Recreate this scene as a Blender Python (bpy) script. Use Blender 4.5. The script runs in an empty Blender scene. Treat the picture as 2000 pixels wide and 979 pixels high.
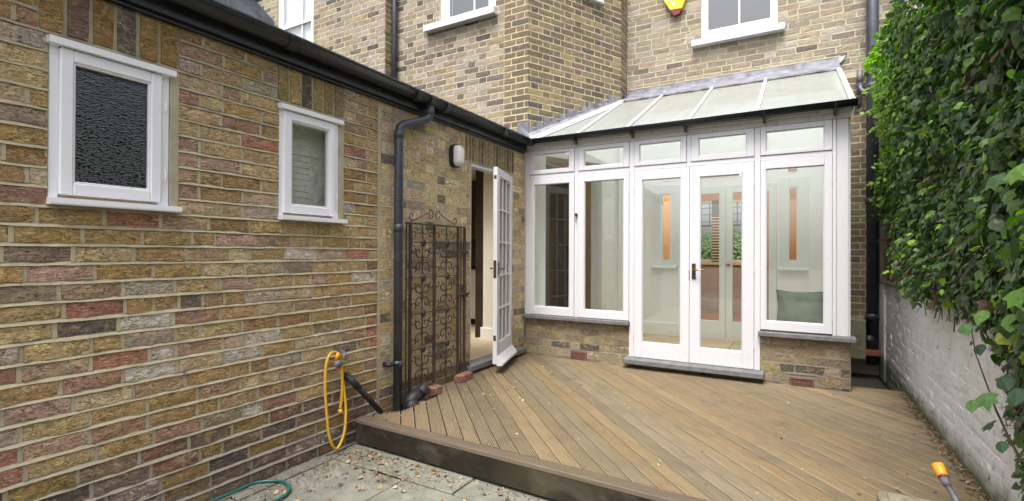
import bpy, math, random
import numpy as np
from mathutils import Vector, Matrix
rng = random.Random(11)
C = bpy.context.scene.collection
S = bpy.context.scene
# ------------------------------------------------------------------ camera
F, YAW, PIT, ROL = 969.6, 0.519508, 0.0050948, 0.0040850
CAMZ = 1.34
_cy, _sy = math.cos(YAW), math.sin(YAW)
_r = Vector((_cy, _sy, 0)); _f = Vector((-_sy, _cy, 0)); _u = Vector((0, 0, 1))
_f2 = _f*math.cos(PIT) + _u*math.sin(PIT); _u2 = -_f*math.sin(PIT) + _u*math.cos(PIT)
CR = _r*math.cos(ROL) + _u2*math.sin(ROL); CU = -_r*math.sin(ROL) + _u2*math.cos(ROL); CF = _f2
cam = bpy.data.cameras.new('camera'); co = bpy.data.objects.new('camera', cam); C.objects.link(co)
cam.sensor_width = 36; cam.lens = F*36/2000; cam.clip_start = 0.05; cam.clip_end = 300
co.matrix_world = Matrix(((CR.x, CU.x, -CF.x, 0), (CR.y, CU.y, -CF.y, 0), (CR.z, CU.z, -CF.z, CAMZ), (0, 0, 0, 1)))
S.camera = co
# ------------------------------------------------------------------ sky, sun, exposure
SUN_EL, SUN_AZ = math.radians(64), math.radians(176)
w = bpy.data.worlds.new('World'); S.world = w; w.use_nodes = True
wn = w.node_tree.nodes; wl = w.node_tree.links
bg = wn['Background']; sky = wn.new('ShaderNodeTexSky'); sky.sky_type = 'NISHITA'; sky.sun_disc = False
sky.sun_elevation = SUN_EL; sky.sun_rotation = SUN_AZ
sky.air_density = 1.0; sky.dust_density = 6.0; sky.ozone_density = 0.6
hs = wn.new('ShaderNodeHueSaturation'); hs.inputs['Saturation'].default_value = 0.35   # overcast: cloud takes the blue out
wl.new(sky.outputs[0], hs.inputs['Color']); wl.new(hs.outputs[0], bg.inputs['Color'])
bg.inputs['Strength'].default_value = 0.15
sl = bpy.data.lights.new('sun', 'SUN'); sl.energy = 1.5; sl.angle = math.radians(20); sl.color = (1, .96, .9)
so = bpy.data.objects.new('sun', sl); C.objects.link(so)
# sun direction: azimuth measured like the sky texture's rotation (0 = +Y, clockwise)
sd = Vector((math.sin(SUN_AZ)*math.cos(SUN_EL), math.cos(SUN_AZ)*math.cos(SUN_EL), math.sin(SUN_EL)))
so.rotation_euler = sd.to_track_quat('Z', 'Y').to_euler(); so.location = (0, 0, 12)
S.view_settings.view_transform = 'Standard'; S.view_settings.look = 'None'
S.view_settings.exposure = 1.12; S.view_settings.gamma = 1
S.cycles.max_bounces = 14; S.cycles.diffuse_bounces = 9; S.cycles.glossy_bounces = 5; S.cycles.transparent_max_bounces = 16; S.cycles.caustics_reflective = False; S.cycles.caustics_refractive = False

def ray(px, py):
    return (CR*((px-1000)/F) + CU*(-(py-489.5)/F) + CF)
def at(px, py, ax, val):
    """the point of the plane ax = val that a measured pixel of the photograph shows"""
    d = ray(px, py); i = 'xyz'.index(ax); o = Vector((0, 0, CAMZ)); t = (val-o[i])/d[i]
    return o + d*t
def proj(p):
    d = Vector(p)-Vector((0, 0, CAMZ)); z = d.dot(CF)
    if z < .05: return None
    return (1000+F*d.dot(CR)/z, 489.5-F*d.dot(CU)/z, z)
# ------------------------------------------------------------------ materials
def _mat(name):
    m = bpy.data.materials.new(name); m.use_nodes = True
    return m, m.node_tree.nodes, m.node_tree.links, m.node_tree.nodes['Principled BSDF']
def setp(b, rough=None, spec=None, metal=None, col=None):
    if rough is not None: b.inputs['Roughness'].default_value = rough
    if spec is not None: b.inputs['Specular IOR Level'].default_value = spec
    if metal is not None: b.inputs['Metallic'].default_value = metal
    if col is not None: b.inputs['Base Color'].default_value = (*col, 1)
def noise(n, l, vec, scale, detail=4, rough=.55, dist=0):
    t = n.new('ShaderNodeTexNoise'); t.inputs['Scale'].default_value = scale; t.inputs['Detail'].default_value = detail
    t.inputs['Roughness'].default_value = rough; t.inputs['Distortion'].default_value = dist
    l.new(vec, t.inputs['Vector']); return t.outputs['Fac']
def ramp(n, l, fac, stops):
    r = n.new('ShaderNodeValToRGB'); l.new(fac, r.inputs['Fac']); e = r.color_ramp.elements
    while len(e) < len(stops): e.new(.5)
    for i, (p, c) in enumerate(stops):
        e[i].position = p; e[i].color = (*c, 1) if len(c) == 3 else c
    return r.outputs['Color']
def mix(n, l, a, b, fac, mode='MIX'):
    x = n.new('ShaderNodeMix'); x.data_type = 'RGBA'; x.blend_type = mode
    for s, v in ((x.inputs['A'], a), (x.inputs['B'], b)):
        if isinstance(v, tuple): s.default_value = (*v, 1)
        else: l.new(v, s)
    f = x.inputs['Factor']
    if isinstance(fac, (int, float)): f.default_value = fac
    else: l.new(fac, f)
    return x.outputs['Result']
def gray(v): return (v, v, v)
def mrange(n, l, v, a, b, c=0, d=1):
    x = n.new('ShaderNodeMapRange'); l.new(v, x.inputs['Value'])
    for k, q in zip(('From Min', 'From Max', 'To Min', 'To Max'), (a, b, c, d)): x.inputs[k].default_value = q
    return x.outputs['Result']
def pos(n, l, scale=(1, 1, 1), kind='pos'):
    if kind == 'pos': g = n.new('ShaderNodeNewGeometry').outputs['Position']
    else: g = n.new('ShaderNodeTexCoord').outputs['Object']
    if scale == (1, 1, 1): return g
    m = n.new('ShaderNodeMapping'); m.inputs['Scale'].default_value = scale; l.new(g, m.inputs['Vector'])
    return m.outputs['Vector']
def bump(n, l, h, b, strength=.5, dist=.01, nrm=None):
    x = n.new('ShaderNodeBump'); x.inputs['Strength'].default_value = strength; x.inputs['Distance'].default_value = dist
    l.new(h, x.inputs['Height'])
    if nrm is not None: l.new(nrm, x.inputs['Normal'])
    if b is not None: l.new(x.outputs[0], b.inputs['Normal'])
    return x.outputs[0]
def zpos(n, l):
    g = n.new('ShaderNodeNewGeometry'); s = n.new('ShaderNodeSeparateXYZ'); l.new(g.outputs['Position'], s.inputs[0]); return s.outputs['Z']

def m_brick(name, contrast=1.0):
    m, n, l, b = _mat(name); setp(b, .92, .25)
    a = n.new('ShaderNodeAttribute'); a.attribute_name = 'col'
    p = pos(n, l); ps = pos(n, l, (1, 1, 2.6))
    big = noise(n, l, p, 16, 3, .6, .4); mid = noise(n, l, ps, 55, 5, .65, .8); fine = noise(n, l, p, 330, 3, .7)
    c = mix(n, l, a.outputs['Color'], ramp(n, l, big, [(.3, (.78, .66, .66)), (.48, (1.05, 1.02, 1.0)), (.70, (1.38, 1.36, 1.2))]), .85*contrast, 'MULTIPLY')
    if contrast > .9:   # over- and under-fired areas inside each brick
        k1 = noise(n, l, pos(n, l, (1, 1, 1.6)), 19, 4, .6, .9); k2 = noise(n, l, pos(n, l, (1, 1, 1.5)), 13.7, 5, .65, 1.1)
        c = mix(n, l, c, (.44, .285, .10), mrange(n, l, k1, .52, .66, 0, .55)); c = mix(n, l, c, (.13, .105, .085), mrange(n, l, k2, .57, .70, 0, .75)); c = mix(n, l, c, (.50, .42, .29), mrange(n, l, k2, .42, .30, 0, .5))
    c = mix(n, l, c, ramp(n, l, mid, [(.3, (.45, .42, .4)), (.42, (.95, .93, .92)), (.56, (1.15, 1.15, 1.14)), (.68, (1.75, 1.75, 1.7))]), .85*contrast, 'MULTIPLY')
    c = mix(n, l, c, ramp(n, l, fine, [(.36, gray(.45)), (.46, gray(.98)), (.6, gray(1.04)), (.7, gray(1.3))]), .65, 'MULTIPLY')
    # lime bloom and old white paint
    wmask = noise(n, l, ps, 26, 5, .7, .5)
    ad = n.new('ShaderNodeMath'); ad.operation = 'ADD'; l.new(wmask, ad.inputs[0]); l.new(a.outputs['Alpha'], ad.inputs[1])
    cr = noise(n, l, pos(n, l, (1, 1, 3.0)), 21, 5, .62, 1.6)
    smr = noise(n, l, pos(n, l, (1, 1, 1.3)), 17, 6, .72, .7); c = mix(n, l, c, (.47, .41, .28), mrange(n, l, smr, .56, .66, 0, .62*contrast))   # lime smeared over the faces
    rg = n.new('ShaderNodeMath'); rg.operation = 'SUBTRACT'; l.new(cr, rg.inputs[0]); rg.inputs[1].default_value = .47
    ra = n.new('ShaderNodeMath'); ra.operation = 'ABSOLUTE'; l.new(rg.outputs[0], ra.inputs[0])
    crack = mrange(n, l, ra.outputs[0], 0, .022, .9*contrast, 0); gate_ = mrange(n, l, big, .40, .52); cm = n.new('ShaderNodeMath'); cm.operation = 'MULTIPLY'; l.new(crack, cm.inputs[0]); l.new(gate_, cm.inputs[1])
    c = mix(n, l, c, (.09, .065, .045), cm.outputs[0])      # fired creases and pits
    wf = mrange(n, l, ad.outputs[0], .70, .79)
    c = mix(n, l, c, (.72, .69, .64), wf)
    l.new(c, b.inputs['Base Color'])
    h = mix(n, l, cr, fine, .22); h = mix(n, l, h, (0, 0, 0), cm.outputs[0])
    bump(n, l, h, b, 1.0, .012*(.4+.6*contrast))
    return m
def m_mortar(name, col, col2, zdark=True, bs=.5):
    m, n, l, b = _mat(name); setp(b, .95, .2)
    p = pos(n, l); f = noise(n, l, p, 9, 4, .6); g = noise(n, l, p, 260, 3, .7)
    c = mix(n, l, col, col2, mrange(n, l, f, .35, .7))
    c = mix(n, l, c, ramp(n, l, g, [(.32, gray(.65)), (.5, gray(1)), (.7, gray(1.12))]), .6, 'MULTIPLY')
    if zdark:   # rising damp, algae and cement at the foot of the wall
        z = zpos(n, l); ad = n.new('ShaderNodeMath'); ad.operation = 'MULTIPLY_ADD'; l.new(f, ad.inputs[0]); ad.inputs[1].default_value = .6; l.new(z, ad.inputs[2])
        k = mrange(n, l, ad.outputs[0], .25, .95, 1, 0)
        c = mix(n, l, c, (.23, .215, .19), k)
    l.new(c, b.inputs['Base Color']); bump(n, l, mix(n, l, f, g, .5), b, bs, .006)
    return m
def m_paint(name, col, rough=.35, dirt=.25, dirtcol=(.35, .33, .27), bs=.12):
    m, n, l, b = _mat(name); setp(b, rough, .45)
    p = pos(n, l); f = noise(n, l, pos(n, l, (3, 3, .8)), 7, 5, .65, .5); g = noise(n, l, p, 120, 3, .6)
    c = mix(n, l, col, dirtcol, mrange(n, l, f, .56, .8, 0, dirt))
    sp = noise(n, l, p, 45, 2, .5)
    c = mix(n, l, c, dirtcol, mrange(n, l, sp, .72, .76, 0, dirt*1.6))
    l.new(c, b.inputs['Base Color']); bump(n, l, g, b, bs, .002)
    return m
def m_plain(name, col, rough=.5, metal=0, var=.3, scale=20, bs=.2, spec=.5, z=(1, 1, 1), kind='pos', bd=.003):
    m, n, l, b = _mat(name); setp(b, rough, spec, metal)
    f = noise(n, l, pos(n, l, z, kind), scale, 5, .6, .3)
    c = mix(n, l, tuple(v*(1-var) for v in col), tuple(min(1, v*(1+var)) for v in col), mrange(n, l, f, .3, .7))
    l.new(c, b.inputs['Base Color']); bump(n, l, f, b, bs, bd)
    return m
def m_glass(name, tint=(.97, .985, .98), rmin=.03, haze=0, hazecol=(.6, .65, .6), rough=0.0, ripple=0, fk=2.1):
    m, n, l, b = _mat(name); out = n['Material Output']; n.remove(b)
    t = n.new('ShaderNodeBsdfTransparent'); t.inputs[0].default_value = (*tint, 1)
    g = n.new('ShaderNodeBsdfGlossy'); g.inputs['Roughness'].default_value = rough
    fr = n.new('ShaderNodeFresnel'); fr.inputs['IOR'].default_value = 1.55
    if ripple:
        v = n.new('ShaderNodeTexVoronoi'); v.inputs['Scale'].default_value = 135; v.feature = 'SMOOTH_F1'
        nz = noise(n, l, pos(n, l), 30, 2); mp = n.new('ShaderNodeVectorMath'); mp.operation = 'MULTIPLY_ADD'
        l.new(pos(n, l, (1, .55, 1.5)), v.inputs['Vector'])
        bp = bump(n, l, v.outputs['Distance'], None, ripple, .02)
    else: bp = bump(n, l, noise(n, l, pos(n, l), 2.2, 1), None, .06, .02)
    l.new(bp, g.inputs['Normal']); l.new(bp, fr.inputs['Normal'])
    ml = n.new('ShaderNodeMath'); ml.operation = 'MULTIPLY_ADD'; l.new(fr.outputs[0], ml.inputs[0]); ml.inputs[1].default_value = fk; ml.inputs[2].default_value = max(0, rmin+.08)
    ml.use_clamp = True
    gb_ = n.new('ShaderNodeNewGeometry'); inv = n.new('ShaderNodeMath'); inv.operation = 'SUBTRACT'; inv.inputs[0].default_value = 1; l.new(gb_.outputs['Backfacing'], inv.inputs[1])
    ml2 = n.new('ShaderNodeMath'); ml2.operation = 'MULTIPLY'; l.new(ml.outputs[0], ml2.inputs[0]); l.new(inv.outputs[0], ml2.inputs[1]); ml = ml2   # a leaf of glass reflects at its outer face
    body = t.outputs[0]
    if haze:
        d = n.new('ShaderNodeBsdfTranslucent'); d.inputs[0].default_value = (*hazecol, 1)
        dd = n.new('ShaderNodeBsdfDiffuse'); hz = noise(n, l, pos(n, l, (1, .35, .35)), 9, 5, .65, .6)
        hc = mix(n, l, hazecol, tuple(v*.72 for v in hazecol), mrange(n, l, hz, .35, .7)); l.new(hc, dd.inputs[0]); d.inputs[0].default_value = (.93, .96, .94, 1)
        ms = n.new('ShaderNodeMixShader'); ms.inputs[0].default_value = .5; l.new(d.outputs[0], ms.inputs[1]); l.new(dd.outputs[0], ms.inputs[2])
        m2 = n.new('ShaderNodeMixShader'); l.new(mrange(n, l, hz, .3, .75, haze*.75, min(1, haze*1.25)), m2.inputs[0]); l.new(t.outputs[0], m2.inputs[1]); l.new(ms.outputs[0], m2.inputs[2]); body = m2.outputs[0]
    mx = n.new('ShaderNodeMixShader'); l.new(ml.outputs[0], mx.inputs[0]); l.new(body, mx.inputs[1]); l.new(g.outputs[0], mx.inputs[2]); l.new(mx.outputs[0], out.inputs[0])
    return m
def m_board(name):
    m, n, l, b = _mat(name); setp(b, .7, .3)
    a = n.new('ShaderNodeAttribute'); a.attribute_name = 'col'
    o = pos(n, l, (1.2, 30, 30), 'obj'); w_ = pos(n, l)
    g = noise(n, l, o, 3.2, 6, .7, .6); st = noise(n, l, w_, 3.0, 5, .7, .8); k = noise(n, l, pos(n, l, (1, 5, 5), 'obj'), 7, 2)
    c = mix(n, l, a.outputs['Color'], ramp(n, l, g, [(.3, gray(.55)), (.5, gray(1)), (.7, gray(1.35))]), .75, 'MULTIPLY')
    c = mix(n, l, c, (.12, .10, .075), mrange(n, l, st, .50, .78, 0, .65))
    st2 = noise(n, l, w_, 1.1, 3, .5)
    c = mix(n, l, c, (.22, .20, .09), mrange(n, l, st2, .55, .75, 0, .25))
    c = mix(n, l, c, (.09, .06, .04), mrange(n, l, k, .72, .76, 0, .7))
    fs = noise(n, l, w_, 55, 3, .6); c = mix(n, l, c, (.07, .055, .04), mrange(n, l, fs, .66, .72, 0, .7))
    l.new(c, b.inputs['Base Color']); bump(n, l, g, b, .5, .003)
    return m
def m_leaf(name, rough=.38, trans=.3):
    m, n, l, b = _mat(name); setp(b, rough, .5)
    a = n.new('ShaderNodeAttribute'); a.attribute_name = 'col'
    f = noise(n, l, pos(n, l), 60, 3, .6)
    c = mix(n, l, a.outputs['Color'], ramp(n, l, f, [(.3, gray(.7)), (.7, gray(1.3))]), .8, 'MULTIPLY')
    l.new(c, b.inputs['Base Color'])
    t = n.new('ShaderNodeBsdfTranslucent'); l.new(mix(n, l, c, (1.0, 1.5, .35), 1.0, 'MULTIPLY'), t.inputs[0])
    mx = n.new('ShaderNodeMixShader'); mx.inputs[0].default_value = trans; l.new(b.outputs[0], mx.inputs[1]); l.new(t.outputs[0], mx.inputs[2]); l.new(mx.outputs[0], n['Material Output'].inputs[0])
    bump(n, l, f, b, .25, .004)
    return m
def m_whitewall():
    m, n, l, b = _mat('white_painted_brick'); setp(b, .8, .25)
    p = pos(n, l); f = noise(n, l, p, 3.5, 6, .7, .6); s = noise(n, l, pos(n, l, (1, .9, 3.6)), 7.5, 6, .7, 1.2); g = noise(n, l, p, 70, 5, .75)
    c = mix(n, l, (.87, .87, .88), (.55, .54, .52), mrange(n, l, f, .48, .78, 0, .6))
    c = mix(n, l, c, (.12, .11, .10), mrange(n, l, s, .62, .68, 0, .6))
    c = mix(n, l, c, ramp(n, l, g, [(.34, gray(.6)), (.46, gray(1))]), .5, 'MULTIPLY')
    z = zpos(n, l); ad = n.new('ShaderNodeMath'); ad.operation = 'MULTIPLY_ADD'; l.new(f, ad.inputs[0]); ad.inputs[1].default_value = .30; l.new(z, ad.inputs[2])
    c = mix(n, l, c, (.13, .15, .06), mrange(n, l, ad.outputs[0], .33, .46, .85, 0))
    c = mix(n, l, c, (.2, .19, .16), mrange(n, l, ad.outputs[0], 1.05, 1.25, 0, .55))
    l.new(c, b.inputs['Base Color'])
    bump(n, l, mix(n, l, s, g, .35), b, .9, .012)
    return m
def m_stone(name, c1, c2, scale=6, leafdirt=0, bs=.5):
    m, n, l, b = _mat(name); setp(b, .88, .3)
    p = pos(n, l); f = noise(n, l, p, scale, 7, .72, .6); g = noise(n, l, p, 190, 4, .7); d = noise(n, l, p, scale*3.1, 5, .7, 1)
    c = mix(n, l, c1, c2, mrange(n, l, f, .35, .68))
    c = mix(n, l, c, ramp(n, l, g, [(.33, gray(.6)), (.5, gray(1)), (.7, gray(1.15))]), .55, 'MULTIPLY')
    c = mix(n, l, c, tuple(v*.35 for v in c2), mrange(n, l, d, .58, .74, 0, .6))
    l.new(c, b.inputs['Base Color']); bump(n, l, mix(n, l, d, g, .5), b, bs, .006)
    return m
M = dict(
 brick=m_brick('stock_brick'), brickfar=m_brick('weathered_stock_brick', .55),
 mortA=m_mortar('ribbon_pointing', (.47, .42, .29), (.35, .305, .21)), mortB=m_mortar('old_pointing', (.50, .44, .29), (.40, .345, .23)),
 mortC=m_mortar('lime_pointing', (.56, .49, .35), (.46, .405, .29), False), mortP=m_mortar('dirty_pointing', (.27, .235, .16), (.19, .165, .12)),
 white=m_paint('white_gloss_paint', (.64, .64, .675)), whiteclean=m_paint('white_upvc', (.82, .82, .86), .25, .08),
 whitedirty=m_paint('grimy_white_paint', (.62, .62, .6), .5, .9, (.18, .2, .13)),
 whitein=m_paint('inner_white_paint', (.87, .88, .85), .5, .03), sage=m_paint('pale_sage_paint', (.80, .845, .83), .5, .0), cream=m_paint('cream_emulsion', (.82, .77, .64), .6, .05),
 pale=m_paint('pale_green_emulsion', (.89, .905, .88), .7, .0),
 black=m_plain('black_gutter_plastic', (.018, .02, .024), .32, 0, .3, 12, .1), blackmatt=m_plain('black_rubbery_plastic', (.02, .02, .022), .55, 0, .3, 30, .2),
 iron=m_plain('rusty_black_iron', (.05, .029, .022), .7, 0, .6, 90, .5), soil=m_plain('dark_painted_iron_pipe', (.045, .05, .07), .4, 0, .35, 8, .2),
 lead=m_plain('lead_sheet', (.20, .205, .24), .55, .1, .45, 9, .5, bd=.008), felt=m_plain('roof_felt', (.05, .05, .05), .9),
 glass=m_glass('clear_glass'), glassroof=m_glass('grimy_roof_glass', (.95, .97, .95), -.02, .58, (.56, .60, .585), rough=.25, fk=.6), obscure=m_glass('rippled_obscure_glass', (.12, .17, .24), -.05, 0, rough=.08, ripple=.32),
 darkglass=m_glass('dark_window_glass', (.5, .53, .56), .05),
 sill=m_stone('grey_stone_sill', (.20, .20, .205), (.12, .12, .12), 14), paving=m_stone('paving_stone', (.245, .24, .205), (.12, .122, .095), 5.0), concrete=m_stone('mossy_concrete', (.36, .33, .26), (.17, .17, .09), 16, bs=.9),
 ground=m_stone('bedding_mortar', (.11, .10, .085), (.06, .055, .045), 10), board=m_board('grooved_deck_timber'), darkwood=m_board('dark_deck_timber'),
 leaf=m_leaf('ivy_leaf'), dryleaf=m_leaf('dry_leaf', .8, .15), twig=m_plain('brown_twig', (.085, .055, .04), .8, 0, .5, 60), trellis=m_plain('weathered_trellis_wood', (.20, .17, .13), .85, 0, .4, 30),
 wwall=m_whitewall(), tile=m_stone('sandstone_tile', (.66, .55, .38), (.55, .44, .30), 5, bs=.05), oak=m_plain('red_brown_wood_floor', (.30, .13, .06), .35, 0, .4, 5, .05, z=(1, 8, 1)),
 ochre=m_plain('ochre_wall', (.62, .40, .17), .8, 0, .08, 3, .05), yellowhose=m_plain('yellow_hose_plastic', (.62, .36, .03), .35, 0, .15, 60), orange=m_plain('orange_hose_fitting', (.85, .33, .02), .4, 0, .12, 60), greenhose=m_plain('green_hose_plastic', (.015, .12, .10), .35, 0, .2, 30),
 grey=m_plain('grey_plastic', (.13, .13, .14), .5, 0, .2, 60), brass=m_plain('aged_brass', (.55, .42, .2), .3, 1.0, .2, 40), bronze=m_plain('dark_bronze', (.10, .07, .045), .45, .8, .3, 40),
 redbrick=m_brick('loose_red_brick'), cushion=m_plain('green_velvet', (.075, .11, .065), .85, 0, .35, 6, .3, bd=.01), air=m_plain('terracotta', (.21, .10, .075), .85, 0, .3, 60), airdark=m_plain('dark_void', (.01, .01, .01), .9),
 yellow=m_plain('yellow_plastic', (.85, .62, .03), .4, 0, .06, 30), darkred=m_plain('dark_red_plastic', (.20, .02, .02), .35, 0, .1, 30), lens=m_plain('frosted_white_plastic', (.7, .7, .68), .4, 0, .05, 40),
 cab=m_plain('brown_cupboard', (.075, .05, .032), .5, 0, .3, 6), worktop=m_plain('dark_worktop', (.02, .02, .025), .3), pane_backing=m_plain('pale_reflection_tone', (.85, .82, .74), .8, 0, .18, 25, z=(1, 1, 6)), reflstrip=m_plain('reflection_side_tone', (.8, .77, .72), .8), sofa=m_plain('brown_fabric', (.22, .15, .075), .9), clouddark=m_plain('drawn_grey_blind', (.155, .17, .18), .9, 0, .12, 4),
)
# ------------------------------------------------------------------ mesh helpers
class MB:
    def __init__(s): s.v = []; s.f = []; s.c = []
    def add(s, vs, fs, col=None):
        k = len(s.v); s.v += [tuple(x) for x in vs]; s.f += [tuple(i+k for i in f) for f in fs]
        if col is not None: s.c += [col]*len(vs)
        return s
    def box(s, a, b, col=None, ch=.002, R=None):
        a = Vector(a); b = Vector(b); lo = Vector(map(min, a, b)); hi = Vector(map(max, a, b)); ch = min(ch, min(hi-lo)*.3)
        vs = []; idx = {}
        for i in range(8):
            sg = (i & 1, (i >> 1) & 1, (i >> 2) & 1); p = [hi[k] if sg[k] else lo[k] for k in range(3)]
            for ax in range(3):
                q = [p[k] + ((-ch if sg[k] else ch) if k != ax else 0) for k in range(3)]
                idx[(i, ax)] = len(vs); vs.append(q)
        fs = []
        for ax in range(3):
            o = [k for k in range(3) if k != ax]
            for sgn in (0, 1):
                cs = [(sgn << ax) | (x << o[0]) | (y << o[1]) for x, y in ((0, 0), (1, 0), (1, 1), (0, 1))]
                f = [idx[(c, ax)] for c in cs]
                if (sgn == 0) != (ax == 1): f.reverse()
                fs.append(f)
        for ax in range(3):
            o = [k for k in range(3) if k != ax]
            for x in (0, 1):
                for y in (0, 1):
                    c0 = (x << o[0]) | (y << o[1]); c1 = c0 | (1 << ax)
                    f = [idx[(c0, o[0])], idx[(c1, o[0])], idx[(c1, o[1])], idx[(c0, o[1])]]
                    if not ((x ^ y) ^ (ax == 1)): f.reverse()
                    fs.append(f)
        for i in range(8):
            f = [idx[(i, 0)], idx[(i, 1)], idx[(i, 2)]]
            if bin(i).count('1') % 2 == 0: f.reverse()
            fs.append(f)
        if R is not None: vs = [R @ Vector(q) for q in vs]
        return s.add(vs, fs, col)
    def tube(s, pts, r, seg=10, cap=True, col=None):
        pts = [Vector(p) for p in pts]; n = len(pts); vs = []; fs = []; up = None
        for i, p in enumerate(pts):
            t = (pts[min(i+1, n-1)]-pts[max(i-1, 0)]).normalized()
            if up is None: up = Vector((0, 0, 1)) if abs(t.z) < .9 else Vector((1, 0, 0))
            up = (up - t*up.dot(t)); up = up.normalized() if up.length > 1e-5 else t.orthogonal().normalized()
            sd_ = t.cross(up); rr = r[i] if isinstance(r, (list, tuple)) else r
            for k in range(seg):
                a = 2*math.pi*k/seg; vs.append(p + up*(math.cos(a)*rr) + sd_*(math.sin(a)*rr))
        for i in range(n-1):
            for k in range(seg):
                a = i*seg+k; b2 = i*seg+(k+1) % seg; fs.append((a, b2, b2+seg, a+seg))
        if cap: fs.append(tuple(range(seg))[::-1]); fs.append(tuple(range((n-1)*seg, n*seg)))
        return s.add(vs, fs, col)
    def prism(s, poly, d, col=None):
        """poly: 3-D outline, extruded by vector d"""
        n = len(poly); P = [Vector(p) for p in poly]; Q = [p+Vector(d) for p in P]
        return s.add(P+Q, [tuple(range(n)), tuple(range(2*n-1, n-1, -1))]+[(i, i+n, (i+1) % n+n, (i+1) % n) for i in range(n)], col)
    def quad(s, *p, col=None): return s.add(p, [tuple(range(len(p)))], col)
    def ball(s, c, r, seg=10, rings=6, sq=(1, 1, 1), col=None):
        vs = []; fs = []
        for j in range(rings+1):
            a = math.pi*j/rings
            for k in range(seg):
                b2 = 2*math.pi*k/seg; vs.append((c[0]+r*sq[0]*math.sin(a)*math.cos(b2), c[1]+r*sq[1]*math.sin(a)*math.sin(b2), c[2]+r*sq[2]*math.cos(a)))
        for j in range(rings):
            for k in range(seg): fs.append((j*seg+k, (j+1)*seg+k, (j+1)*seg+(k+1) % seg, j*seg+(k+1) % seg))
        return s.add(vs, fs, col)
    def build(s, name, mat, parent=None, smooth=False, loc=None, rot=None, label=None, kind=None):
        me = bpy.data.meshes.new(name); V = s.v
        if loc is None:
            a = np.array(V); lo = a.min(0); hi = a.max(0); loc = Vector(((lo[0]+hi[0])/2, (lo[1]+hi[1])/2, lo[2]))
        if rot is None:      # vertices are given in world space; with rot they are local already
            V = [(x-loc[0], y-loc[1], z-loc[2]) for x, y, z in V]
        me.from_pydata(V, [], s.f); me.update()
        if s.c and len(s.c) == len(V):
            at_ = me.color_attributes.new('col', 'FLOAT_COLOR', 'POINT'); at_.data.foreach_set('color', np.array([c if len(c) == 4 else (*c, 0) for c in s.c], dtype=np.float32).ravel())
        if smooth: me.shade_smooth()
        me.materials.append(M[mat] if isinstance(mat, str) else mat)
        o = bpy.data.objects.new(name, me); C.objects.link(o); o.location = loc
        if rot: o.rotation_euler = rot
        if parent is not None:
            o.parent = parent; pl = WLOC.get(parent.name, Vector((0, 0, 0))); o.location = Vector(loc)-pl
        WLOC[o.name] = Vector(loc)
        if label: o['label'] = label
        if kind: o['kind'] = kind
        return o
WLOC = {}
def tag(o, label=None, cat=None, group=None, kind=None):
    for k, v in (('label', label), ('category', cat), ('group', group), ('kind', kind)):
        if v: o[k] = v
    return o
def thing(name, label, cat, loc=(0, 0, 0), group=None):
    o = bpy.data.objects.new(name, None); C.objects.link(o); o.location = loc; o.empty_display_size = .1; WLOC[o.name] = Vector(loc)
    return tag(o, label, cat, group)
def part_empty(name, parent, loc):
    o = bpy.data.objects.new(name, None); C.objects.link(o); o.parent = parent; o.location = Vector(loc)-WLOC[parent.name]; WLOC[o.name] = Vector(loc); return o
def spiral(cx, cy, r0, r1, a0, a1, n=16):
    return [(cx+(r0+(r1-r0)*i/(n-1))*math.cos(a0+(a1-a0)*i/(n-1)), cy+(r0+(r1-r0)*i/(n-1))*math.sin(a0+(a1-a0)*i/(n-1))) for i in range(n)]
# ------------------------------------------------------------------ brickwork
class Plane:
    def __init__(s, o, u):
        s.o = Vector(o); s.u = Vector(u).normalized(); s.n = s.u.cross(Vector((0, 0, 1))).normalized()
    def p(s, u, v, w_=0): return s.o + s.u*u + Vector((0, 0, v)) + s.n*w_
def pick(pal):
    t = rng.random()*sum(p[0] for p in pal)
    for p in pal:
        t -= p[0]
        if t <= 0: break
    j = 1+rng.uniform(-.14, .14); c = p[1]
    return (c[0]*j, c[1]*j*(1+rng.uniform(-.04, .04)), c[2]*j*(1+rng.uniform(-.08, .08)), p[2] if len(p) > 2 else 0)
def brick_geo(pl, u0, u1, v0, v1, rough, nx, ny, depth=.014, face=0.0):
    vs = []; fs = []; tw = rng.uniform(-1, 1)*rough*.35; tv = rng.uniform(-1, 1)*rough*.35; base = face+rng.uniform(-1, .6)*rough*.5
    for j in range(ny):
        for i in range(nx):
            s_ = i/(nx-1); t = j/(ny-1); eu = i in (0, nx-1); ev = j in (0, ny-1)
            u = u0+(u1-u0)*(s_ if eu else (s_+rng.uniform(-.3, .3)/nx)); v = v0+(v1-v0)*(t if ev else t+rng.uniform(-.12, .12))
            if eu: u += rng.uniform(-.8, .8)*rough*.7 - (1 if i else -1)*(rough*.5 if ev else 0)
            if ev: v += rng.uniform(-1.25, .95)*rough
            w_ = base+tw*(s_-.5)*2+tv*(t-.5)*2+rng.uniform(-1, 1)*rough*.6 - (rough*(.25+.5*rng.random()) if (eu or ev) else 0)
            vs.append(pl.p(u, v, w_))
    ring = [i for i in range(nx)]+[(j*nx+nx-1) for j in range(1, ny)]+[((ny-1)*nx+i) for i in range(nx-2, -1, -1)]+[(j*nx) for j in range(ny-2, 0, -1)]
    for j in range(ny-1):
        for i in range(nx-1):
            a = j*nx+i; fs.append((a, a+1, a+nx+1, a+nx))
    k = len(vs)
    m_ = len(ring)
    for r_ in ring: vs.append(vs[r_].copy())
    for r_ in ring: vs.append(vs[r_]-pl.n*(depth))
    for q in range(m_):
        q2 = (q+1) % m_; fs.append((k+q2, k+q, k+m_+q, k+m_+q2))
    return vs, fs
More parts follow.
